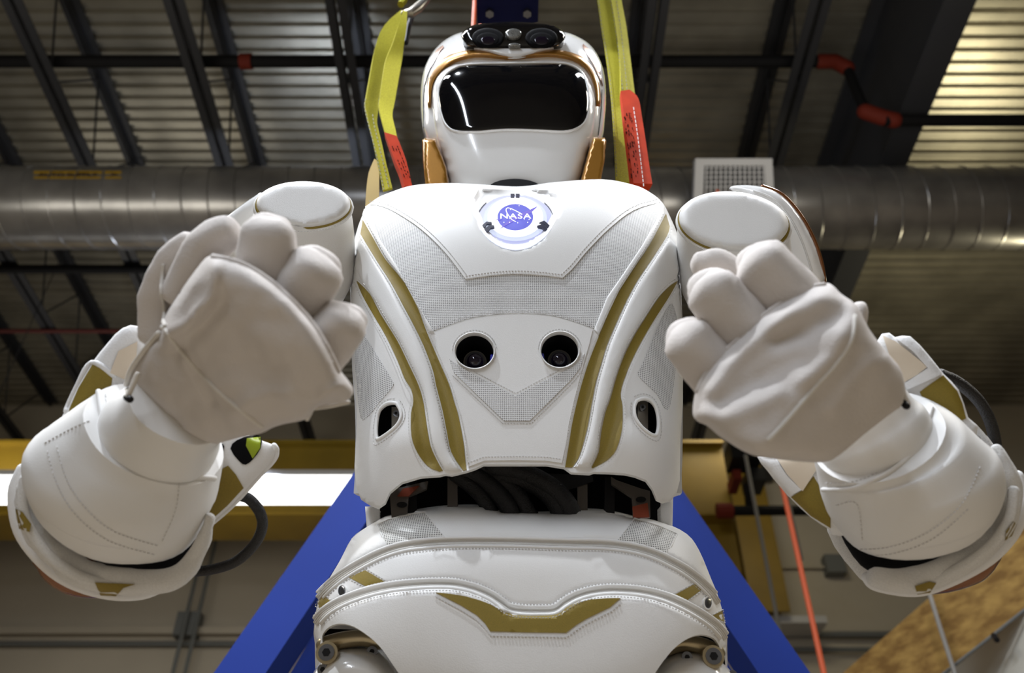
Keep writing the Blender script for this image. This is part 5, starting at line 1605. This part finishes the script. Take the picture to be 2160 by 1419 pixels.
sl = thing('lifting_sling', tuple(SF.at(815, 420, 0)), 'yellow webbing sling pair with red sleeve on the left of the helmet', 'sling')
ribbon('outer_strand', [(846, 24), (820, 45), (800, 73), (787, 117), (779, 160), (771, 205), (769, 225), (775, 257), (786, 300), (797, 350), (808, 405)], [(856, 27), (842, 50), (832, 90), (820, 125), (808, 165), (797, 205), (795, 238), (793, 262), (802, 300), (813, 345), (828, 400)], [0, 0, 0, 0], [0, -.02, -.02, 0], M['sling'], sl)
ribbon('inner_strand', [(850, 24), (838, 60), (826, 95), (812, 130), (805, 170), (800, 205), (798, 228), (804, 255), (814, 292)], [(859, 27), (856, 60), (850, 95), (846, 130), (839, 170), (831, 215), (826, 245), (832, 272), (840, 302)], [.01, .01, .01, .01], [.01, -.01, -.01, .01], M['sling'], sl)
for e in ([(771, 207), (769, 225), (776, 257), (788, 303), (799, 350), (811, 405)], [(786, 240), (789, 262), (799, 305), (810, 350), (822, 402)], [(800, 207), (799, 228), (806, 257), (818, 297)]):
    stitches('edge_thread', [spline(poly(e), False, 5)], SF, const(0.006), M['slingdark'], sl, 0, 8, 5, 3.2)
rs = ribbon('red_sleeve', [(812, 291), (822, 320), (832, 350), (842, 375), (850, 405)], [(838, 299), (848, 325), (856, 350), (861, 375), (866, 405)], [.016, .016], [.016, .012], M['redsleeve'], sl, th=0.012, label='red printed wear sleeve')
ribbon('rear_loop', [(790, 338), (778, 368), (773, 405), (771, 440)], [(800, 345), (800, 375), (800, 408), (798, 440)], [-.05, -.05], [-.05, -.05], M['oldsling'], sl, label='gold webbing loop behind the shoulder')
MB().tube(SF.at(np.array([852, 866, 880, 892, 905, 935, 975]), np.array([28, 28, 18, 6, -12, -80, -180]), 0.005), [.007, .011, .012, .010, .011, .009, .009], 12, dome=True).make('shackle', M['alu'], sl)
MB().tube(SF.at(np.array([845, 852, 858, 890, 930]), np.array([10, 2, -14, -90, -180]), 0.0), .008, 8).make('tail_end', M['sling'], sl)
MB().tube(SF.at(np.array([856, 862, 872]), np.array([90, 55, 26]), -0.02), .006, 8, dome=True).make('dark_cord', M['black'], sl)

sr = thing('lifting_sling', tuple(SF.at(1330, 400, 0)), 'yellow webbing sling pair with long red sleeve on the right of the helmet', 'sling')
ribbon('outer_strand', [(1236, -180), (1245, -100), (1256, -20), (1262, 20), (1268, 60), (1276, 110), (1283, 160), (1289, 215), (1293, 267), (1296, 320), (1298, 385)], [(1258, -180), (1271, -100), (1285, -20), (1290, 20), (1296, 60), (1302, 110), (1308, 160), (1313, 215), (1319, 267), (1324, 320), (1328, 388)], [0, 0], [-.005, -.005], M['sling'], sr)
ribbon('inner_strand', [(1256, -180), (1270, -100), (1284, -20), (1291, 20), (1297, 60), (1304, 110), (1307, 160), (1307, 210)], [(1276, -180), (1291, -100), (1306, -20), (1313, 20), (1320, 60), (1326, 110), (1332, 160), (1339, 216)], [.008, .008], [.008, -.01], M['sling'], sr)
for e in ([(1262, 0), (1270, 60), (1279, 110), (1286, 160), (1291, 215), (1295, 267), (1298, 320), (1301, 380)], [(1288, 0), (1298, 60), (1305, 110), (1310, 160), (1316, 215), (1321, 267)], [(1300, 0), (1309, 60), (1315, 110), (1320, 160), (1324, 205)]):
    stitches('edge_thread', [spline(poly(e), False, 5)], SF, const(0.010), M['slingdark'], sr, 0, 8, 5, 3.0)
rs2 = ribbon('red_sleeve', [(1307, 206), (1309, 225), (1314, 270), (1320, 320), (1325, 360), (1329, 400)], [(1326, 203), (1344, 222), (1351, 265), (1357, 310), (1363, 360), (1369, 402)], [.022, .022], [.022, .012], M['redsleeve'], sr, th=0.014, label='red printed wear sleeve')
stitches('sleeve_thread', [spline(poly([(1336, 225), (1342, 265), (1348, 310), (1354, 360), (1358, 395)]), False, 5)], SF, const(0.0375), M['leather'], sr, 0, 9, 6, 2.2)
random.seed(11)
b = MB()
for k in range(64):
    v0 = random.uniform(236, 372)
    u0 = 1311 + (v0 - 215) * 0.115 + random.choice((3, 8, 13, 17)) + random.uniform(-1, 1)
    a_, c_ = SF.at(u0, v0, .0368), SF.at(u0 + 0.6, v0 + random.uniform(2, 5), .0368)
    b.bar(a_, c_, 0.0012 * random.uniform(.6, 1.6), 0.0006, SF.n)
b.make('print', M['print'], sr, smooth=False, kind='stuff', label='worn black lettering, not readable')
b = MB()
for k in range(26):
    v0 = random.uniform(306, 372)
    u0 = 818 + (v0 - 295) * 0.40 + random.choice((4, 10, 15))
    a_, c_ = SF.at(u0, v0, .0288), SF.at(u0 + 1.2, v0 + random.uniform(2, 4), .0288)
    b.bar(a_, c_, 0.0013, 0.0006, SF.n)
b.make('print', M['print'], sl, smooth=False, kind='stuff')
